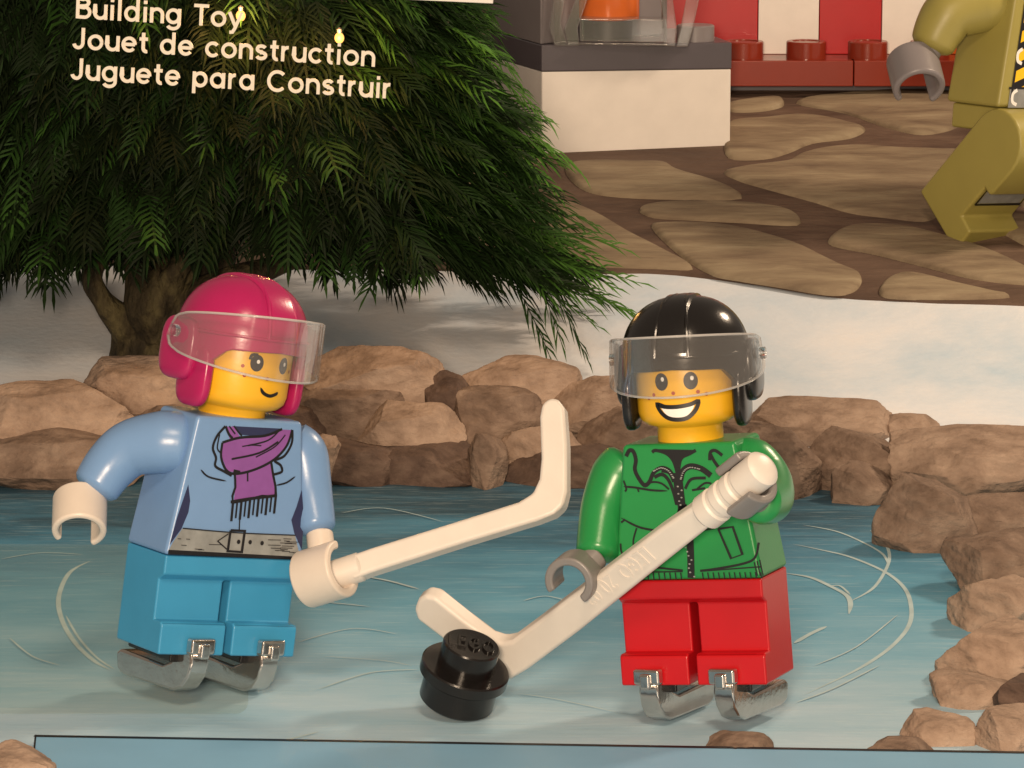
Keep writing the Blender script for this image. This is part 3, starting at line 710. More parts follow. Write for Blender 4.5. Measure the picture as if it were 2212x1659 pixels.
def toyfigure(root, Mx, mats, long_legs=False):
    legm, torm = M[mats['legs']], M[mats['torso']]
    if not long_legs:
        pr = [(-.45, ZL), (-.45, ZL + .29), (-.42, ZL + .32), (-.29, ZL + .32), (-.29, ZT - .25), (-.38, ZT - .19), (-.38, ZT - .004), (.385, ZT - .004), (.385, ZL)]
        n_ = len(pr); gx = .042; gy = .12; zg = ZT - .25; lg = MB()
        st = [[(x, y, z) for y, z in pr] for x in (-.775, -gx, gx, .775)]
        gv = [(x, gy, z) for x in (-gx, gx) for z in (ZL, zg)]          # 0,1 left low/high  2,3 right low/high
        V = [p for q in st for p in q] + gv; g0 = 4 * n_; fs = []
        id_ = lambda s_, k: s_ * n_ + k % n_
        for a_, b_ in ((0, 1), (2, 3)):
            fs += [(id_(a_, k), id_(b_, k), id_(b_, k + 1), id_(a_, k + 1)) for k in range(n_ - 1)]
        fs += [(id_(0, 8), id_(1, 8), g0, id_(1, 0), id_(0, 0)), (id_(2, 8), id_(3, 8), id_(3, 0), id_(2, 0), g0 + 2)]
        fs += [(id_(1, k), id_(2, k), id_(2, k + 1), id_(1, k + 1)) for k in range(4, 8)]
        fs += [(id_(1, 8), id_(2, 8), g0 + 2, g0), (g0, g0 + 2, g0 + 3, g0 + 1), (g0 + 1, g0 + 3, id_(2, 4), id_(1, 4))]
        fs += [tuple(id_(1, k) for k in range(5)) + (g0 + 1, g0), tuple(id_(2, k) for k in range(5)) + (g0 + 3, g0 + 2)]
        fs += [tuple(id_(0, k) for k in range(n_)), tuple(id_(3, k) for k in range(n_))]
        lg.add(V, fs).build('legs', legm, root, bevel=.022)
        lo = 9
        for sx_ in (-.40, .40):
            kx_ = Matrix.Translation((sx_, -.1, 0)) @ Matrix.Rotation(R(mats.get('syaw', 0)), 4, 'Z') @ Matrix.Translation((-sx_, .1, 0))
            s = skate(sx_).build('skate', M['silver'], root, bevel=.03, xf=kx_)
            MB().box(sx_ - .17, sx_ + .17, -.34, .50, .285, ZL - .004).build('sole_plate', M['black'], s, bevel=.02)
            c = MB().box(sx_ - .15, sx_ + .15, -.56, -.452, .40, .56); c.box(sx_ - .06, sx_ + .06, -.60, -.46, .36, .52)
            c.build('toe_clip', M['silver'], s, bevel=.03, xf=kx_)
        Mr = Mx.to_3x3()
        lo = min((Mr @ Vector((sx_ + t, y, 0))).z for sx_ in (-.4, .4) for t in (-.075, .075) for y in (-.30, .46))
        Mx = Matrix.Translation((0, 0, -Mx.translation.z - lo + .002)) @ Mx
    setmat(root, Mx)
    bw, tw2 = .79, .60
    a = [(-bw, -.39, ZT), (bw, -.39, ZT), (bw, .39, ZT), (-bw, .39, ZT)]
    b = [(-tw2, -.37, ZN), (tw2, -.37, ZN), (tw2, .37, ZN), (-tw2, .37, ZN)]
    tor = MB().loft(a, b).build('torso', torm, root, bevel=.045, segs=4)
    return Mx, tor
def torso_put(x, y, e): return (x, -.39 + .02 * y / 1.37 - e, ZT + y)
def arm(root, Mx, pts, mtl, sh_depth):
    inv = Mx.inverted()
    W_ = [atd(px, py, sh_depth + dd) for px, py, dd, r in pts]
    mb = MB().tube([inv @ p for p in W_], [r for *_, r in pts], 26, 8)
    return mb.build('arm', mtl, root, angle=50), W_
def hand(armo, Mx, c, ax, gap, wrist, mtl, k, ro=.265, ri=.175, L=.36, open_=48):
    inv = Mx.inverted(); ax = ax.normalized(); g = (gap - ax * gap.dot(ax)).normalized(); t = ax.cross(g)
    ro *= k; ri *= k; L *= k; n = 30; vs = []
    for i in range(n + 1):
        a = R(open_ + (360 - 2 * open_) * i / n); d = g * math.cos(a) + t * math.sin(a)
        vs += [c + d * ri - ax * L / 2, c + d * ro - ax * L / 2, c + d * ro + ax * L / 2, c + d * ri + ax * L / 2]
    fs = [(4 * i + j, 4 * i + (j + 1) % 4, 4 * i + 4 + (j + 1) % 4, 4 * i + 4 + j) for i in range(n) for j in range(4)]
    fs += [(3, 2, 1, 0), (4 * n, 4 * n + 1, 4 * n + 2, 4 * n + 3)]
    mb = MB().add([inv @ p for p in vs], fs)
    e = c + (wrist - c).normalized() * (ro + ri) / 2
    mb.tube([inv @ wrist, inv @ e], .135, 18, 1, cap=False)
    return mb.build('hand', mtl, armo, bevel=.03, angle=45, merge=False)
def head(root, skin, z0, yaw, roll=0):
    hx = Matrix.Translation((0, 0, z0)) @ Matrix.Rotation(R(roll), 4, 'Y') @ Matrix.Rotation(R(yaw), 4, 'Z')
    mb = MB().lathe([(.01, -.16), (.33, -.16), (.33, -.02), (.36, 0), (.43, .02), (.49, .075), (.51, .15), (.51, .70), (.49, .78), (.43, .84), (.30, .86), (.29, 1.0), (.01, 1.0)], 64)
    return mb.build('head', M[skin], root, xf=hx, angle=60), hx
def face_put(hx):
    def put(u_, z, e):
        a = u_ / .51; r = .512 + e; return hx @ Vector((r * math.sin(a), -r * math.cos(a), z))
    return put
def helmet(root, hx, mtl):
    # shell: dome with brow, open face, closed back
    mb = MB(); nu, nvv = 72, 22; vs = []
    def zbot(a):          # a: 0 front
        d = abs((a + math.pi) % (2 * math.pi) - math.pi)
        return np.interp(d, [0, R(48), R(66), R(90), R(180)], [.60, .57, .40, .22, .18])
    for i in range(nvv + 1):
        for j in range(nu):
            a = 2 * math.pi * j / nu; zb_ = zbot(a)
            t = i / nvv
            if t < .3:
                z = zb_ + (.68 - zb_) * t / .3; rad = 1.0; rr = rad
            else:
                q = (t - .3) / .7 * math.pi / 2; z = .68 + .60 * math.sin(q); rr = max(.002, math.cos(q)) ** .82
            vs.append((math.sin(a) * .645 * rr, -math.cos(a) * .67 * rr + .03, z))
    mb.add(vs, [(i * nu + j, i * nu + (j + 1) % nu, (i + 1) * nu + (j + 1) % nu, (i + 1) * nu + j) for i in range(nvv) for j in range(nu)])
    hl = mb.build('helmet', mtl, root, xf=hx, angle=60)
    so = hl.modifiers.new('solidify', 'SOLIDIFY'); so.thickness = .085; so.offset = -1
    bv = hl.modifiers.new('bevel', 'BEVEL'); bv.width = .02; bv.segments = 2; bv.limit_method = 'ANGLE'; bv.angle_limit = R(50)
    # raised seams
    sm = MB()
    def dome(x, th, k=1.0):      # th over the crown, front to back
        xx = x; c_ = math.copysign(abs(math.cos(th)) ** .82, math.cos(th)); s_ = math.sqrt(max(0, 1 - (xx / .645) ** 2))
        y = -c_ * .67 * s_ + .03; z = .68 + math.sin(th) * .60 * s_ ** .6
        return hx @ Vector((xx * k, (y - .03) * k + .03, .68 + (z - .68) * k))
    for x in (-.17, .17):
        sm.tube([dome(x * (.35 + .65 * abs(math.cos(R(t)))), R(t), 1.008) for t in range(4, 172, 6)], .02, 8, 1)
    sm.tube([hx @ Vector((math.sin(R(a)) * .65, -math.cos(R(a)) * .675 + .03, .70 + .02 * math.cos(R(a)))) for a in range(-85, 86, 5)], .016, 8, 1)
    sm.build('seam', mtl, hl, merge=False)
    # centre crest strip
    cs = MB(); rows = []
    for t in range(8, 176, 7):
        rows.append([dome(x, R(t), 1.035 if abs(x) < .14 else 1.0) for x in (-.15, -.125, 0, .125, .15)])
    cs.add([p for r in rows for p in r], [(i * 5 + j, i * 5 + j + 1, (i + 1) * 5 + j + 1, (i + 1) * 5 + j) for i in range(len(rows) - 1) for j in range(4)])
    cs.build('crest', mtl, hl, angle=40)
    for s in (-1, 1):
        e = MB().blob((s * .64, .14, .50), (.095, .27, .31), .6)
        ef = e.build('ear_pad', mtl, hl, xf=hx, angle=60)
        MB().blob((s * .565, -.06, .27), (.075, .24, .31), .6).build('ear_flap', mtl, hl, xf=hx, angle=60)
    # visor
    v = MB(); n = 60; outer = []; inner = []
    for k, (dr) in enumerate((0, -.045)):
        col = []
        for i in range(n + 1):
            a = R(-100 + 200 * i / n); f = math.cos(a)
            ax, ay = .77 + dr, .90 + dr
            x = math.sin(a) * ax; y = -math.cos(a) * ay + .06
            ee = min(1, (100 - abs(math.degrees(a))) / 14); rd = math.sqrt(max(0, 1 - (1 - ee) ** 2))
            hh = (.18 + .12 * max(0, f) ** .8) * (.35 + .65 * rd); zc = .66 - .01 * max(0, f)
            col.append([(x * (1 - .02 * t), y, zc + hh * t) for t in (-1, -.5, 0, .5, 1)])
        (outer if k == 0 else inner).extend(col)
    flat = [hx @ Vector(p) for c in outer for p in c] + [hx @ Vector(p) for c in inner for p in c]; N5 = 5 * (n + 1)
    fs = []
    for i in range(n):
        for j in range(4):
            fs.append((i * 5 + j, (i + 1) * 5 + j, (i + 1) * 5 + j + 1, i * 5 + j + 1)); fs.append((N5 + i * 5 + j, N5 + i * 5 + j + 1, N5 + (i + 1) * 5 + j + 1, N5 + (i + 1) * 5 + j))
        for j in (0, 4): fs.append((i * 5 + j, (i + 1) * 5 + j, N5 + (i + 1) * 5 + j, N5 + i * 5 + j))
    for i in (0, n):
        for j in range(4): fs.append((i * 5 + j, i * 5 + j + 1, N5 + i * 5 + j + 1, N5 + i * 5 + j))
    v.add(flat, fs); nvf = len(v.f)
    for j in (0, 4): v.tube([Vector(flat[i * 5 + j]).lerp(Vector(flat[N5 + i * 5 + j]), .5) for i in range(n + 1)], .012, 8, 1)
    vo = v.build('visor', [M['visor'], M['rim']], hl, angle=40, merge=False)
    vo.data.polygons.foreach_set('material_index', [0 if i < nvf else 1 for i in range(len(vo.data.polygons))])
    for s in (-1, 1):
        pv = MB(); pv.tube([hx @ Vector((s * .74, .10, .66)), hx @ Vector((s * .80, .10, .66))], .06, 20, 1, cap=False)
        pv.build('pivot', M['glass'], hl, merge=False)
    return hl

# ---- figure in blue
rootL, mL = figure_root('toy_figure', 430, 1499, 35, 7.2, 6.5, 1.05)
tag(rootL, 'skating toy figure in pale blue top, purple scarf and magenta helmet', 'toy figure', 'toy hockey players on the ice')
heights(1.345)
mL, torL = toyfigure(rootL, mL, dict(legs='blue_leg', torso='blue_top', syaw=9))
Z1 = lambda x, y: (x, y)
HL = homography([(1085, 1005), (1690, 1052), (1740, 1862), (920, 1832)], [(-.575, 1.34), (.575, 1.34), (.77, 0), (-.77, 0)])
T = lambda *p: [HL(x, y) for x, y in p]
P = Print(torso_put); w1 = .026
P.fill('navy', T((1280, 1052), (1570, 1072), (1540, 1100), (1430, 1115), (1330, 1105)))
P.poly('navy', T((1030, 1400), (1046, 1500), (1038, 1570), (1000, 1670), (930, 1770), (970, 1600)))
P.poly('navy', T((1715, 1440), (1690, 1540), (1663, 1620), (1685, 1700), (1735, 1800), (1737, 1600)))
P.poly('beltgrey', T((1005, 1668), (1340, 1697), (1690, 1713), (1728, 1850), (926, 1802), (955, 1745)))
P.poly('ink', T((925, 1798), (1728, 1842), (1728, 1860), (923, 1826)))
P.poly('purple', T((1236, 1055), (1290, 1055), (1330, 1118), (1270, 1130)))
P.fill('purple', T((1222, 1150), (1330, 1127), (1480, 1117), (1580, 1078), (1640, 1082), (1610, 1175), (1540, 1252), (1440, 1308), (1330, 1335), (1262, 1320), (1228, 1240)))
P.fill('purple', T((1312, 1330), (1440, 1302), (1522, 1262), (1535, 1340), (1560, 1470), (1480, 1472), (1310, 1508), (1318, 1420)))
lk = lambda pts, w=w1, **k: P.line('ink', T(*pts), w, **k)
lk([(1225, 1150), (1330, 1122), (1480, 1113), (1580, 1075)]); lk([(1640, 1080), (1612, 1175), (1542, 1255), (1440, 1310), (1330, 1338), (1262, 1322), (1222, 1240), (1225, 1150)])
lk([(1308, 1335), (1316, 1420), (1306, 1510), (1480, 1474), (1562, 1472), (1540, 1350), (1522, 1262)], sm=2); lk([(1240, 1052), (1262, 1100), (1285, 1125)]); lk([(1262, 1052), (1300, 1100)], .016)
lk([(1290, 1052), (1320, 1090), (1340, 1112)], .018); lk([(1570, 1075), (1500, 1140), (1380, 1170)], .016); lk([(1560, 1150), (1450, 1215), (1285, 1250)], .02); lk([(1600, 1110), (1540, 1180), (1430, 1240)], .014)
lk([(1345, 1175), (1400, 1168), (1460, 1172)], .012); lk([(1385, 1325), (1388, 1385)], .018); lk([(1300, 1320), (1340, 1330)], .03)
lk([(1238, 1052), (1190, 1110), (1168, 1180), (1190, 1240), (1188, 1290), (1240, 1322), (1290, 1350)]); lk([(1640, 1082), (1640, 1160), (1600, 1235), (1545, 1262), (1580, 1290), (1590, 1328), (1545, 1345)])
lk([(1205, 1100), (1195, 1180), (1215, 1210)], .016); lk([(1100, 1310), (1150, 1355), (1260, 1382)], .018, taper=True); lk([(1560, 1410), (1620, 1395), (1672, 1358)], .018, taper=True)
for i in range(11):
    x = 1300 + i * 25.5; lk([(x + 6, 1500 - i * 3), (x, 1625 - i * 4.5 - (14 if i % 2 else 0))], .021 if i % 2 else .028)
lk([(1290, 1508), (1400, 1490), (1560, 1472)], .03)
lk([(1350, 1600), (1350, 1690)], .014); lk([(1005, 1666), (1340, 1695), (1690, 1711)], .012)
lk([(1298, 1680), (1384, 1684), (1372, 1812), (1286, 1806), (1298, 1680)], .026, sm=1)
for x, y in ((1350, 1750), (1420, 1752), (1492, 1758)): P.dot('ink', *HL(x, y), .02, .022)
lk([(1286, 1700), (1222, 1745), (1286, 1800)], .012, sm=1)
rb = random.Random(3)
for i in range(22):
    x = rb.choice([rb.uniform(960, 1200), rb.uniform(1520, 1690)]); y = rb.uniform(1700, 1795) + (x - 960) * .03; ll = rb.uniform(20, 80)
    lk([(x, y), (x + ll, y + 2)], .007)
P.build(dict(navy='printed_navy_shapes', beltgrey='printed_belt', ink='printed_outline', purple='printed_scarf'), torL)  # navy shapes are part of the print, at neck and sides
hdL, hxL = head(rootL, 'yellow', ZN + .08, 6, 2.5)
FP = Print(face_put(hxL))
for s in (-1, 1):
    FP.dot('ink', s * .165, .475, .068, .082); FP.dot('whiteprint', s * .165 + .012, .49, .017, .02)
FP.line('ink', [(-.165, .555), (-.225, .548), (-.24, .50)], .03)
FP.line('ink', [(-.09, .245), (-.05, .195), (.03, .172), (.11, .195), (.14, .215)], .034, taper=True)
for x, z in ((-.30, .43), (-.27, .34), (.30, .42), (.25, .33), (-.03, .335)): FP.dot('brownprint', x, z, .018)
FP.build(dict(ink='printed_face', whiteprint='eye_glint', brownprint='freckles'), hdL)
helmet(rootL, hxL, M['pink'])
sd = cdepth(mL @ Vector((-.62, 0, 2.45)))
a1, w_ = arm(rootL, mL, [(396, 958, .0, .29), (355, 955, .0, .31), (285, 968, .05, .28), (240, 1005, .05, .26), (208, 1050, 0, .235)], M['blue_top'], sd)
hc = atd(172, 1112, sd - .12); hand(a1, mL, hc, cvec(.05, -.72, .62), cvec(-.25, -.75, -.5), atd(208, 1052, sd), M['beige'], 1.03, .27, .2, .44, 42)
sd2 = cdepth(mL @ Vector((.62, 0, 2.45)))
a2, w_ = arm(rootL, mL, [(632, 965, .1, .26), (655, 985, .1, .25), (668, 1060, .05, .23), (684, 1140, -.1, .19)], M['blue_top'], sd2)
dS = sd2 - .35
hc2 = atd(700, 1240, dS + .05)
hand(a2, mL, hc2, cvec(.84, .27, .46), cvec(-.1, .55, -.8), atd(690, 1150, sd2 - .1), M['beige'], 1.05, .29, .2, .46, 38)

# ---- figure in green and red
rootR, mR = figure_root('toy_figure', 1538, 1559, -23, -4.6, 5.5, 1.0)
tag(rootR, 'skating toy figure in green jacket, red legs and black helmet', 'toy figure', 'toy hockey players on the ice')
heights(1.44)
mR, torR = toyfigure(rootR, mR, dict(legs='red', torso='green', syaw=-9))
s3 = lambda x, y: (2100 + x / 1.8433, 1100 + y / 1.8433)
s4 = lambda x, y: (1500 + x / 1.2289, 1900 + y / 1.2289)
HR = homography([(2472, 1768), (2925, 1725), (2981, 2256), (2443, 2276)], [(-.575, 1.34), (.575, 1.34), (.77, 0), (-.77, 0)])
A3 = lambda *p: [HR(*s3(*q)) for q in p]
A4 = lambda *p: [HR(*s4(*q)) for q in p]
P = Print(torso_put)
P.fill('ink', A3((905, 1225), (1220, 1213), (1150, 1255), (1100, 1320), (1080, 1420), (1062, 1330), (1010, 1270)))
i3 = lambda pts, w=.034, **k: P.line('ink', A3(*pts), w, **k)
i4 = lambda pts, w=.024, **k: P.line('ink', A4(*pts), w, **k)
i3([(892, 1252), (920, 1235), (1000, 1255), (1050, 1310), (1075, 1400)]); i3([(1228, 1215), (1180, 1245), (1110, 1290), (1085, 1400)])
i3([(698, 1295), (722, 1248), (752, 1255), (770, 1320), (762, 1390), (785, 1450), (830, 1508), (868, 1480), (900, 1410), (960, 1370), (1020, 1390), (1058, 1460)], .042)
i3([(1330, 1290), (1340, 1225), (1380, 1208), (1432, 1245)], .034); i3([(1338, 1235), (1362, 1290), (1400, 1350)], .034)
i3([(1098, 1460), (1120, 1385), (1180, 1345), (1262, 1360), (1330, 1410)], .06); i3([(905, 1445), (960, 1420), (1005, 1455), (1040, 1540), (1062, 1640)], .036)
i3([(1130, 1520), (1180, 1445), (1290, 1430)], .03); i3([(960, 1385), (1020, 1400), (1052, 1470)], .05)
i3([(1075, 1400), (1082, 1500), (1092, 1640)], .10)
P.line('ink', A3((1080, 1480), (1095, 1660)) + A4((1478, 130), (1500, 250), (1496, 442)), .075)
i3([(680, 1525), (760, 1528), (880, 1542), (1000, 1542)], .022, taper=True); i3([(1180, 1528), (1280, 1508)], .022); i3([(680, 1480), (700, 1540), (690, 1560)], .02); i3([(780, 1530), (790, 1560)], .018)
i3([(830, 1500), (900, 1480), (960, 1490), (1010, 1530)], .02); i3([(1215, 1520), (1280, 1470), (1330, 1470)], .02)
i4([(1178, 183), (1270, 225), (1400, 240), (1470, 235)], .022, taper=True); i4([(1180, 205), (1200, 190)], .02); i4([(1252, 228), (1236, 290), (1246, 350)], .018)
i4([(1640, 218), (1712, 206), (1746, 332), (1690, 352), (1640, 218)], .022, sm=1); i4([(1832, 275), (1805, 345), (1740, 375), (1600, 402), (1540, 410)], .024)
i4([(1178, 300), (1190, 350), (1260, 390), (1460, 410)], .02); i4([(1530, 230), (1620, 215), (1640, 190)], .018, taper=True)
i4([(1200, 425), (1460, 415)], .014); i4([(1540, 412), (1830, 385)], .014)
for i in range(26):
    x = 1200 + i * 25
    if 1450 < x < 1545: continue
    y = 418 - (x - 1500) * .03; i4([(x, y), (x + 3, y + 28)], .014)
for i in range(3): i4([(1800 + 14 * i, 365 - 6 * i), (1808 + 14 * i, 425)], .014)
rz = random.Random(8)
for i in range(24):
    t = i / 23; x, y = s4(1462 + 40 * t, 20 + 415 * t)
    P.dot('beltgrey', *HR(x + rz.uniform(-9, 9), y), .011, .008)
for pts in (((905, 1395), (960, 1368), (1015, 1388), (1050, 1440)), ((1105, 1445), (1130, 1385), (1180, 1352), (1250, 1360))):
    for q in smooth2([Vector(a) for a in pts], 4): P.dot('beltgrey', *HR(*s3(q.x, q.y)), .011, .006)
P.build(dict(ink='printed_jacket_lines', beltgrey='printed_zip_teeth'), torR)
hdR, hxR = head(rootR, 'yellow', ZN + .16, 8, .5)
FP = Print(face_put(hxR))
for s in (-1, 1):
    FP.dot('ink', s * .15, .475, .072, .088); FP.dot('whiteprint', s * .15 + .014, .50, .018, .022)
ms = [(-.20, .285), (-.12, .262), (0, .258), (.12, .275), (.195, .30), (.165, .215), (.09, .145), (0, .13), (-.09, .148), (-.16, .205)]
ms = [(x * 1.08, z - .035) for x, z in ms]
FP.fill('whiteprint', [(x * .80, .165 + (z - .165) * .78) for x, z in ms], 4)
FP.line('ink', ms + ms[:2], .042, sm=4, lift=.006)
for x, z in ((-.25, .345), (-.32, .31), (.215, .36), (.30, .33), (-.03, .36)): FP.dot('brownprint', x, z, .019)
FP.build(dict(ink='printed_face', whiteprint='printed_teeth', brownprint='freckles'), hdR)
helmet(rootR, hxR, M['black'])
sd = cdepth(mR @ Vector((-.62, 0, 2.45)))
a3, w_ = arm(rootR, mR, [(1352, 1005, .05, .25), (1330, 1030, .05, .26), (1305, 1100, .0, .24), (1290, 1195, -.2, .215)], M['green'], sd)
hand(a3, mR, atd(1240, 1248, sd - .38), cvec(-.35, -.25, .9), cvec(-.2, -1, -.2), atd(1290, 1200, sd - .25), M['handgrey'], .975, .265, .175, .34, 48)
sd2 = cdepth(mR @ Vector((.62, 0, 2.45)))
a4, w_ = arm(rootR, mR, [(1590, 1000, 0, .24), (1622, 1005, -.02, .28), (1652, 1040, -.12, .27), (1660, 1076, -.5, .25), (1640, 1084, -.98, .215)], M['green'], sd2)

# ---- hockey sticks: flat outline of one thickness, round ribbed grip
def stick(name, outline, grip, p0, n, thick, label, rgrip, ribs=0, sub=4):
    n = n.normalized(); o = empty(name, onplane(*grip[0], p0, n)); tag(o, label, 'hockey stick', 'white toy hockey sticks')
    xf = Matrix.Translation(-o.location)
    pts = [onplane(x, y, p0, n) for x, y in outline]; bk_ = -n * thick
    MB().loft([p for p in pts], [p + bk_ for p in pts]).build('blade_and_shaft', M['stick'], o, xf=xf, bevel=.05, segs=4)
    g = [onplane(x, y, p0, n) + bk_ * .5 for x, y in grip]
    ax = (g[-1] - g[0]); mb = MB(); k = 40; P_ = []; rr = []
    for i in range(k + 1):
        t = i / k; P_.append(g[0] + ax * t); r = rgrip
        if ribs and .12 < t < .75: r = rgrip * (1 - (.10 if (t * ribs) % 1 < .3 else 0))
        rr.append(r)
    mb.tube(P_, rr, 28, 1); gr = mb.build('grip', M['stick'], o, xf=xf, angle=25)
    return o, n, gr
nL = cvec(-.22, .26, .94)
p0 = atd(740, 1228, dS)
outL = [(752, 1200), (800, 1183), (1000, 1121), (1120, 1083), (1150, 1064), (1164, 1034), (1168, 990), (1165, 900), (1170, 872), (1186, 859), (1204, 860), (1218, 880), (1224, 960), (1224, 1060), (1216, 1092), (1196, 1110), (1160, 1124), (1000, 1172), (800, 1236), (758, 1252)]
stick('hockey_stick', outL, [(690, 1246), (772, 1219)], p0, nL, .24, 'white hockey stick held level with its blade turned up, in the blue figure\'s hand', .155)
hand4 = atd(1602, 1062, sd2 - 1.32)
heel = at(1100, 1478, 38.2)
# plane through the gripping hand and the heel on the ice
e1 = (heel - hand4).normalized(); nR = e1.cross(cvec(-.8, .6, 0)).normalized()
if nR.dot(FW) > 0: nR = -nR
outR = [(1535, 1068), (1421, 1146), (1250, 1276), (1150, 1352), (1104, 1386), (1080, 1390), (1056, 1382), (1000, 1340), (940, 1292), (918, 1286), (902, 1296), (893, 1318), (900, 1340), (950, 1378), (1000, 1420), (1050, 1462), (1076, 1473), (1104, 1470), (1140, 1448), (1250, 1366), (1399, 1246), (1500, 1166), (1568, 1112)]
stR, nR, grR = stick('hockey_stick', outR, [(1520, 1118), (1640, 1024)], hand4, nR, .2, 'white hockey stick slanting down to the puck, in the green figure\'s grey hand', .185, 5)
# raised letters on the shaft and a small ring on the butt
mb = MB(); A_ = onplane(1300, 1262, hand4, nR); B_ = onplane(1418, 1170, hand4, nR); stx, wd = text_strokes('LEGO', .12)
ex = (B_ - A_) / wd; ey = nR.cross(ex.normalized()); ey = ey if ey.dot(UP) > 0 else -ey; ey *= .14
shift = (onplane(1362, 1207, hand4, nR) - (A_ + B_) / 2)
for q in stx: solid_stroke(mb, q, .2, lambda a, b, d: B_ - ex * (a * .52 + .1) - ey * (b - .7) * .95 + nR * d + (onplane(1405, 1192, hand4, nR) - onplane(1418, 1170, hand4, nR)), -.01, .009)
stx2, _ = text_strokes('20 02', .12)
for q in stx2: solid_stroke(mb, q, .2, lambda a, b, d: B_ - ex * (a * .52 + 2.95) - ey * (b - .7) * .95 + nR * d + (onplane(1398, 1197, hand4, nR) - onplane(1418, 1170, hand4, nR)), -.01, .008)
mb.build('raised_lettering', M['stick'], stR, xf=Matrix.Translation(-stR.location), merge=False)
axR = (onplane(1640, 1024, hand4, nR) - onplane(1520, 1118, hand4, nR)).normalized()
gc = onplane(1598, 1060, hand4, nR) - nR * .1
hand(a4, mR, gc, axR, cvec(-.5, .3, .75), atd(1642, 1084, sd2 - .95), M['handgrey'], 1.0, .29, .20, .36, 55)

# ---- puck
pk = empty('puck', gnd(985, 1542))
prot = Matrix.Rotation(R(16), 4, 'X') @ Matrix.Rotation(R(14), 4, 'Y')
low = min((prot.to_3x3() @ Vector((.375 * math.cos(a / 10), .375 * math.sin(a / 10), 0))).z for a in range(63))
pk.rotation_euler = prot.to_euler(); pk.location.z = -low + .002
tag(pk, 'black round toy puck with a stud on top tipped against the stick blade', 'puck')
MB().lathe([(.01, 0), (.365, 0), (.385, .02), (.385, .295), (.44, .30), (.455, .315), (.455, .42), (.44, .435), (.30, .438)], 64).build('puck_base', M['black'], pk, angle=40)
sdz = MB().lathe([(.295, .436), (.295, .675), (.28, .69), (.01, .69)], 56).build('stud', M['black'], pk, angle=40)
mb = MB(); stx, wd = text_strokes('LEGO', .16)
for q in stx: solid_stroke(mb, q, .22, lambda a, b, d: Vector(((a - wd / 2) * .098, (b - .7) * .165, .69 + d)), -.005, .024)
mb.build('raised_lettering', M['black'], sdz, merge=False)

# ---- third figure, in olive work clothes, striding at the right edge
ft = ter(2080, 528); ko = 1.48
rootO = empty('toy_figure'); yo = 37
hipO = at(2143, 228, ft.y + .35)
mO = Matrix.Translation(hipO) @ Matrix.Rotation(R(-3), 4, 'X') @ Matrix.Rotation(R(3), 4, 'Y') @ Matrix.Rotation(R(yo), 4, 'Z') @ Matrix.Scale(ko, 4)
mO = mO @ Matrix.Translation((.40, -.1, -ZT + .02))
setmat(rootO, mO)
tag(rootO, 'striding toy figure in olive work clothes and striped vest at the right edge', 'toy figure', 'toy figures by the stall')
_, torO = toyfigure(rootO, mO, dict(legs='olive', torso='olive'), True)
MB().box(-.74, .74, -.34, .34, ZT - .26, ZT - .004).build('hips', M['olive'], rootO, bevel=.03)
def longleg(x0, x1, ang):
    m_ = Matrix.Translation((0, -.38, ZT - .37)) @ Matrix.Rotation(R(ang), 4, 'X')
    pr = [(.36 * math.cos(R(a)), .36 * math.sin(R(a))) for a in range(0, 181, 15)]      # rounded hip
    pr = [(y, z) for y, z in pr] + [(-.36, -.36), (-.33, -.42), (-.24, -.42), (-.24, -.86), (-.44, -.87), (-.46, -1.18), (.36, -1.18)]
    mb = MB().loft([m_ @ Vector((x0, y, z)) for y, z in pr], [m_ @ Vector((x1, y, z)) for y, z in pr])
    return mb.build('leg', M['olive'], rootO, bevel=.03)
lO = longleg(-.78, -.04, 44); longleg(.04, .78, -30)
mK = Matrix.Translation((0, -.38, ZT - .37)) @ Matrix.Rotation(R(44), 4, 'X')
P = Print(lambda x, y, e: mK @ Vector((x, -.24 - e, y)))
P.poly('beltgrey', [(-.70, -.66), (-.10, -.66), (-.10, -.46), (-.70, -.46)])
P.line('ink', [(-.72, -.68), (-.08, -.68), (-.08, -.44), (-.72, -.44), (-.72, -.68)], .03, sm=1)
P.build(dict(beltgrey='printed_pocket', ink='printed_pocket_edge'), lO)
HO = lambda x, y: (x, y)
P = Print(torso_put)
P.poly('yellowprint', [(-.60, .12), (-.18, .12), (-.2, 1.3), (-.46, 1.3)]); P.poly('yellowprint', [(.60, .12), (.18, .12), (.2, 1.3), (.46, 1.3)])
for i in range(6):
    y = .2 + i * .2; P.poly('ink', [(-.60 + .02 * i, y - .03), (-.18, y + .12), (-.18, y + .2), (-.60 + .02 * i, y + .05)]); P.poly('ink', [(.60 - .02 * i, y - .03), (.18, y + .12), (.18, y + .2), (.60 - .02 * i, y + .05)])
P.line('ink', [(-.62, .1), (-.47, 1.3)], .03); P.line('ink', [(.62, .1), (.47, 1.3)], .03)
P.poly('beltgrey', [(-.66, .0), (.66, .0), (.64, .20), (-.64, .20)]); P.line('ink', [(-.66, .2), (.66, .2)], .024)
for x, y in ((-.60, .08), (-.56, .50)): P.line('whiteprint', [(x + .06, y + .1), (x, y + .06), (x, y - .02), (x + .06, y - .05)], .035)
P.build(dict(yellowprint='printed_vest', ink='printed_stripes', beltgrey='printed_belt', whiteprint='printed_buckle'), torO)
hdO, hxO = head(rootO, 'yellow', ZN + .13, 0)
FP = Print(face_put(hxO))
for s in (-1, 1): FP.dot('ink', s * .16, .475, .055, .06)
FP.line('ink', [(-.12, .24), (0, .2), (.12, .24)], .03)
FP.build(dict(ink='printed_face'), hdO)
MB().lathe([(.53, .58), (.57, .6), (.56, .75), (.48, .98), (.30, 1.12), (.01, 1.17)], 40).build('cap', M['olive'], rootO, xf=hxO, angle=60)
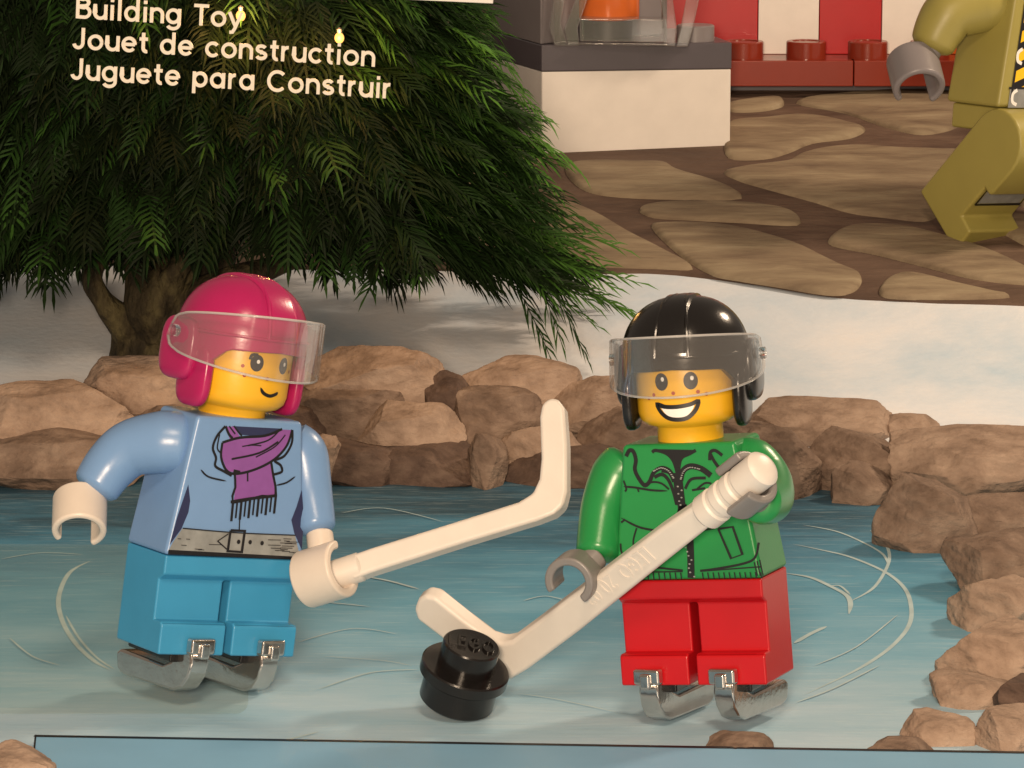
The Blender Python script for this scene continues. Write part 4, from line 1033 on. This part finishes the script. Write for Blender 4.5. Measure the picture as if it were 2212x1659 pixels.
sd = cdepth(mO @ Vector((-.66, 0, 2.42)))
a5, w_ = arm(rootO, mO, [(2150, 5, .1, .29), (2110, 8, .0, .31), (2055, 28, -.1, .28), (2030, 62, -.1, .26), (2014, 96, -.1, .225)], M['olive'], sd)
hand(a5, mO, atd(1978, 160, sd - .25), cvec(.10, -.72, .62), cvec(-.1, -.75, -.5), atd(2012, 98, sd - .1), M['midgrey'], ko, .27, .2, .44, 42)
a6 = MB().tube([(.62, 0, 2.42), (.72, -.05, 2.3), (.78, -.25, 1.95), (.76, -.5, 1.75)], [.27, .3, .25, .2], 24, 6).build('arm', M['olive'], rootO)
hand(a6, mO, mO @ Vector((.74, -.72, 1.68)), (mO.to_3x3() @ Vector((0, -.3, 1))), (mO.to_3x3() @ Vector((0, -1, 0))), mO @ Vector((.76, -.5, 1.75)), M['midgrey'], ko)

# ---- light blue board along the front of the ice
zc = .09
bl, br_, fr_, fl = gnd(75, 1588, zc), gnd(2330, 1626, zc), gnd(2420, 1900, zc), gnd(45, 1900, zc)
bd = empty('blue_board', (bl + fr_) / 2); bd.location.z = 0
tag(bd, 'light blue board with a thin black border lying along the near edge', 'board')
bx = Matrix.Translation(-bd.location)
MB().loft([Vector((p.x, p.y, .03)) for p in (bl, br_, fr_, fl)], [bl, br_, fr_, fl]).build('board_top', M['panelblue'], bd, xf=bx)
mb = MB()
def strip(a, b, w, z):
    t = (b - a).normalized(); nn = Vector((-t.y, t.x, 0)); mb.add([a + nn * w + Vector((0, 0, z)), b + nn * w + Vector((0, 0, z)), b + Vector((0, 0, z)), a + Vector((0, 0, z))], [(0, 1, 2, 3)])
strip(bl, br_, -.07, .004); strip(fl, bl, -.018, .0048)
mb.build('border', M['ink'], bd, xf=bx, merge=False)

# ---- clear film left lying under the blue figure
cr_ = [(-60, 1180), (330, 1180)] + [(520, 1220)] + [(536, 1470)] + [(536 - 26 + 26 * math.cos(R(a)), 1519 + 26 * math.sin(R(a))) for a in range(0, 91, 15)] + [(-60, 1545)]
P_ = [gnd(*p) for p in cr_]
tag(MB().loft([Vector((p.x, p.y, .018)) for p in P_], [Vector((p.x, p.y, .026)) for p in P_]).build('clear_film', M['film']), 'clear plastic film with a rounded corner lying on the ice under the blue skater', 'film')
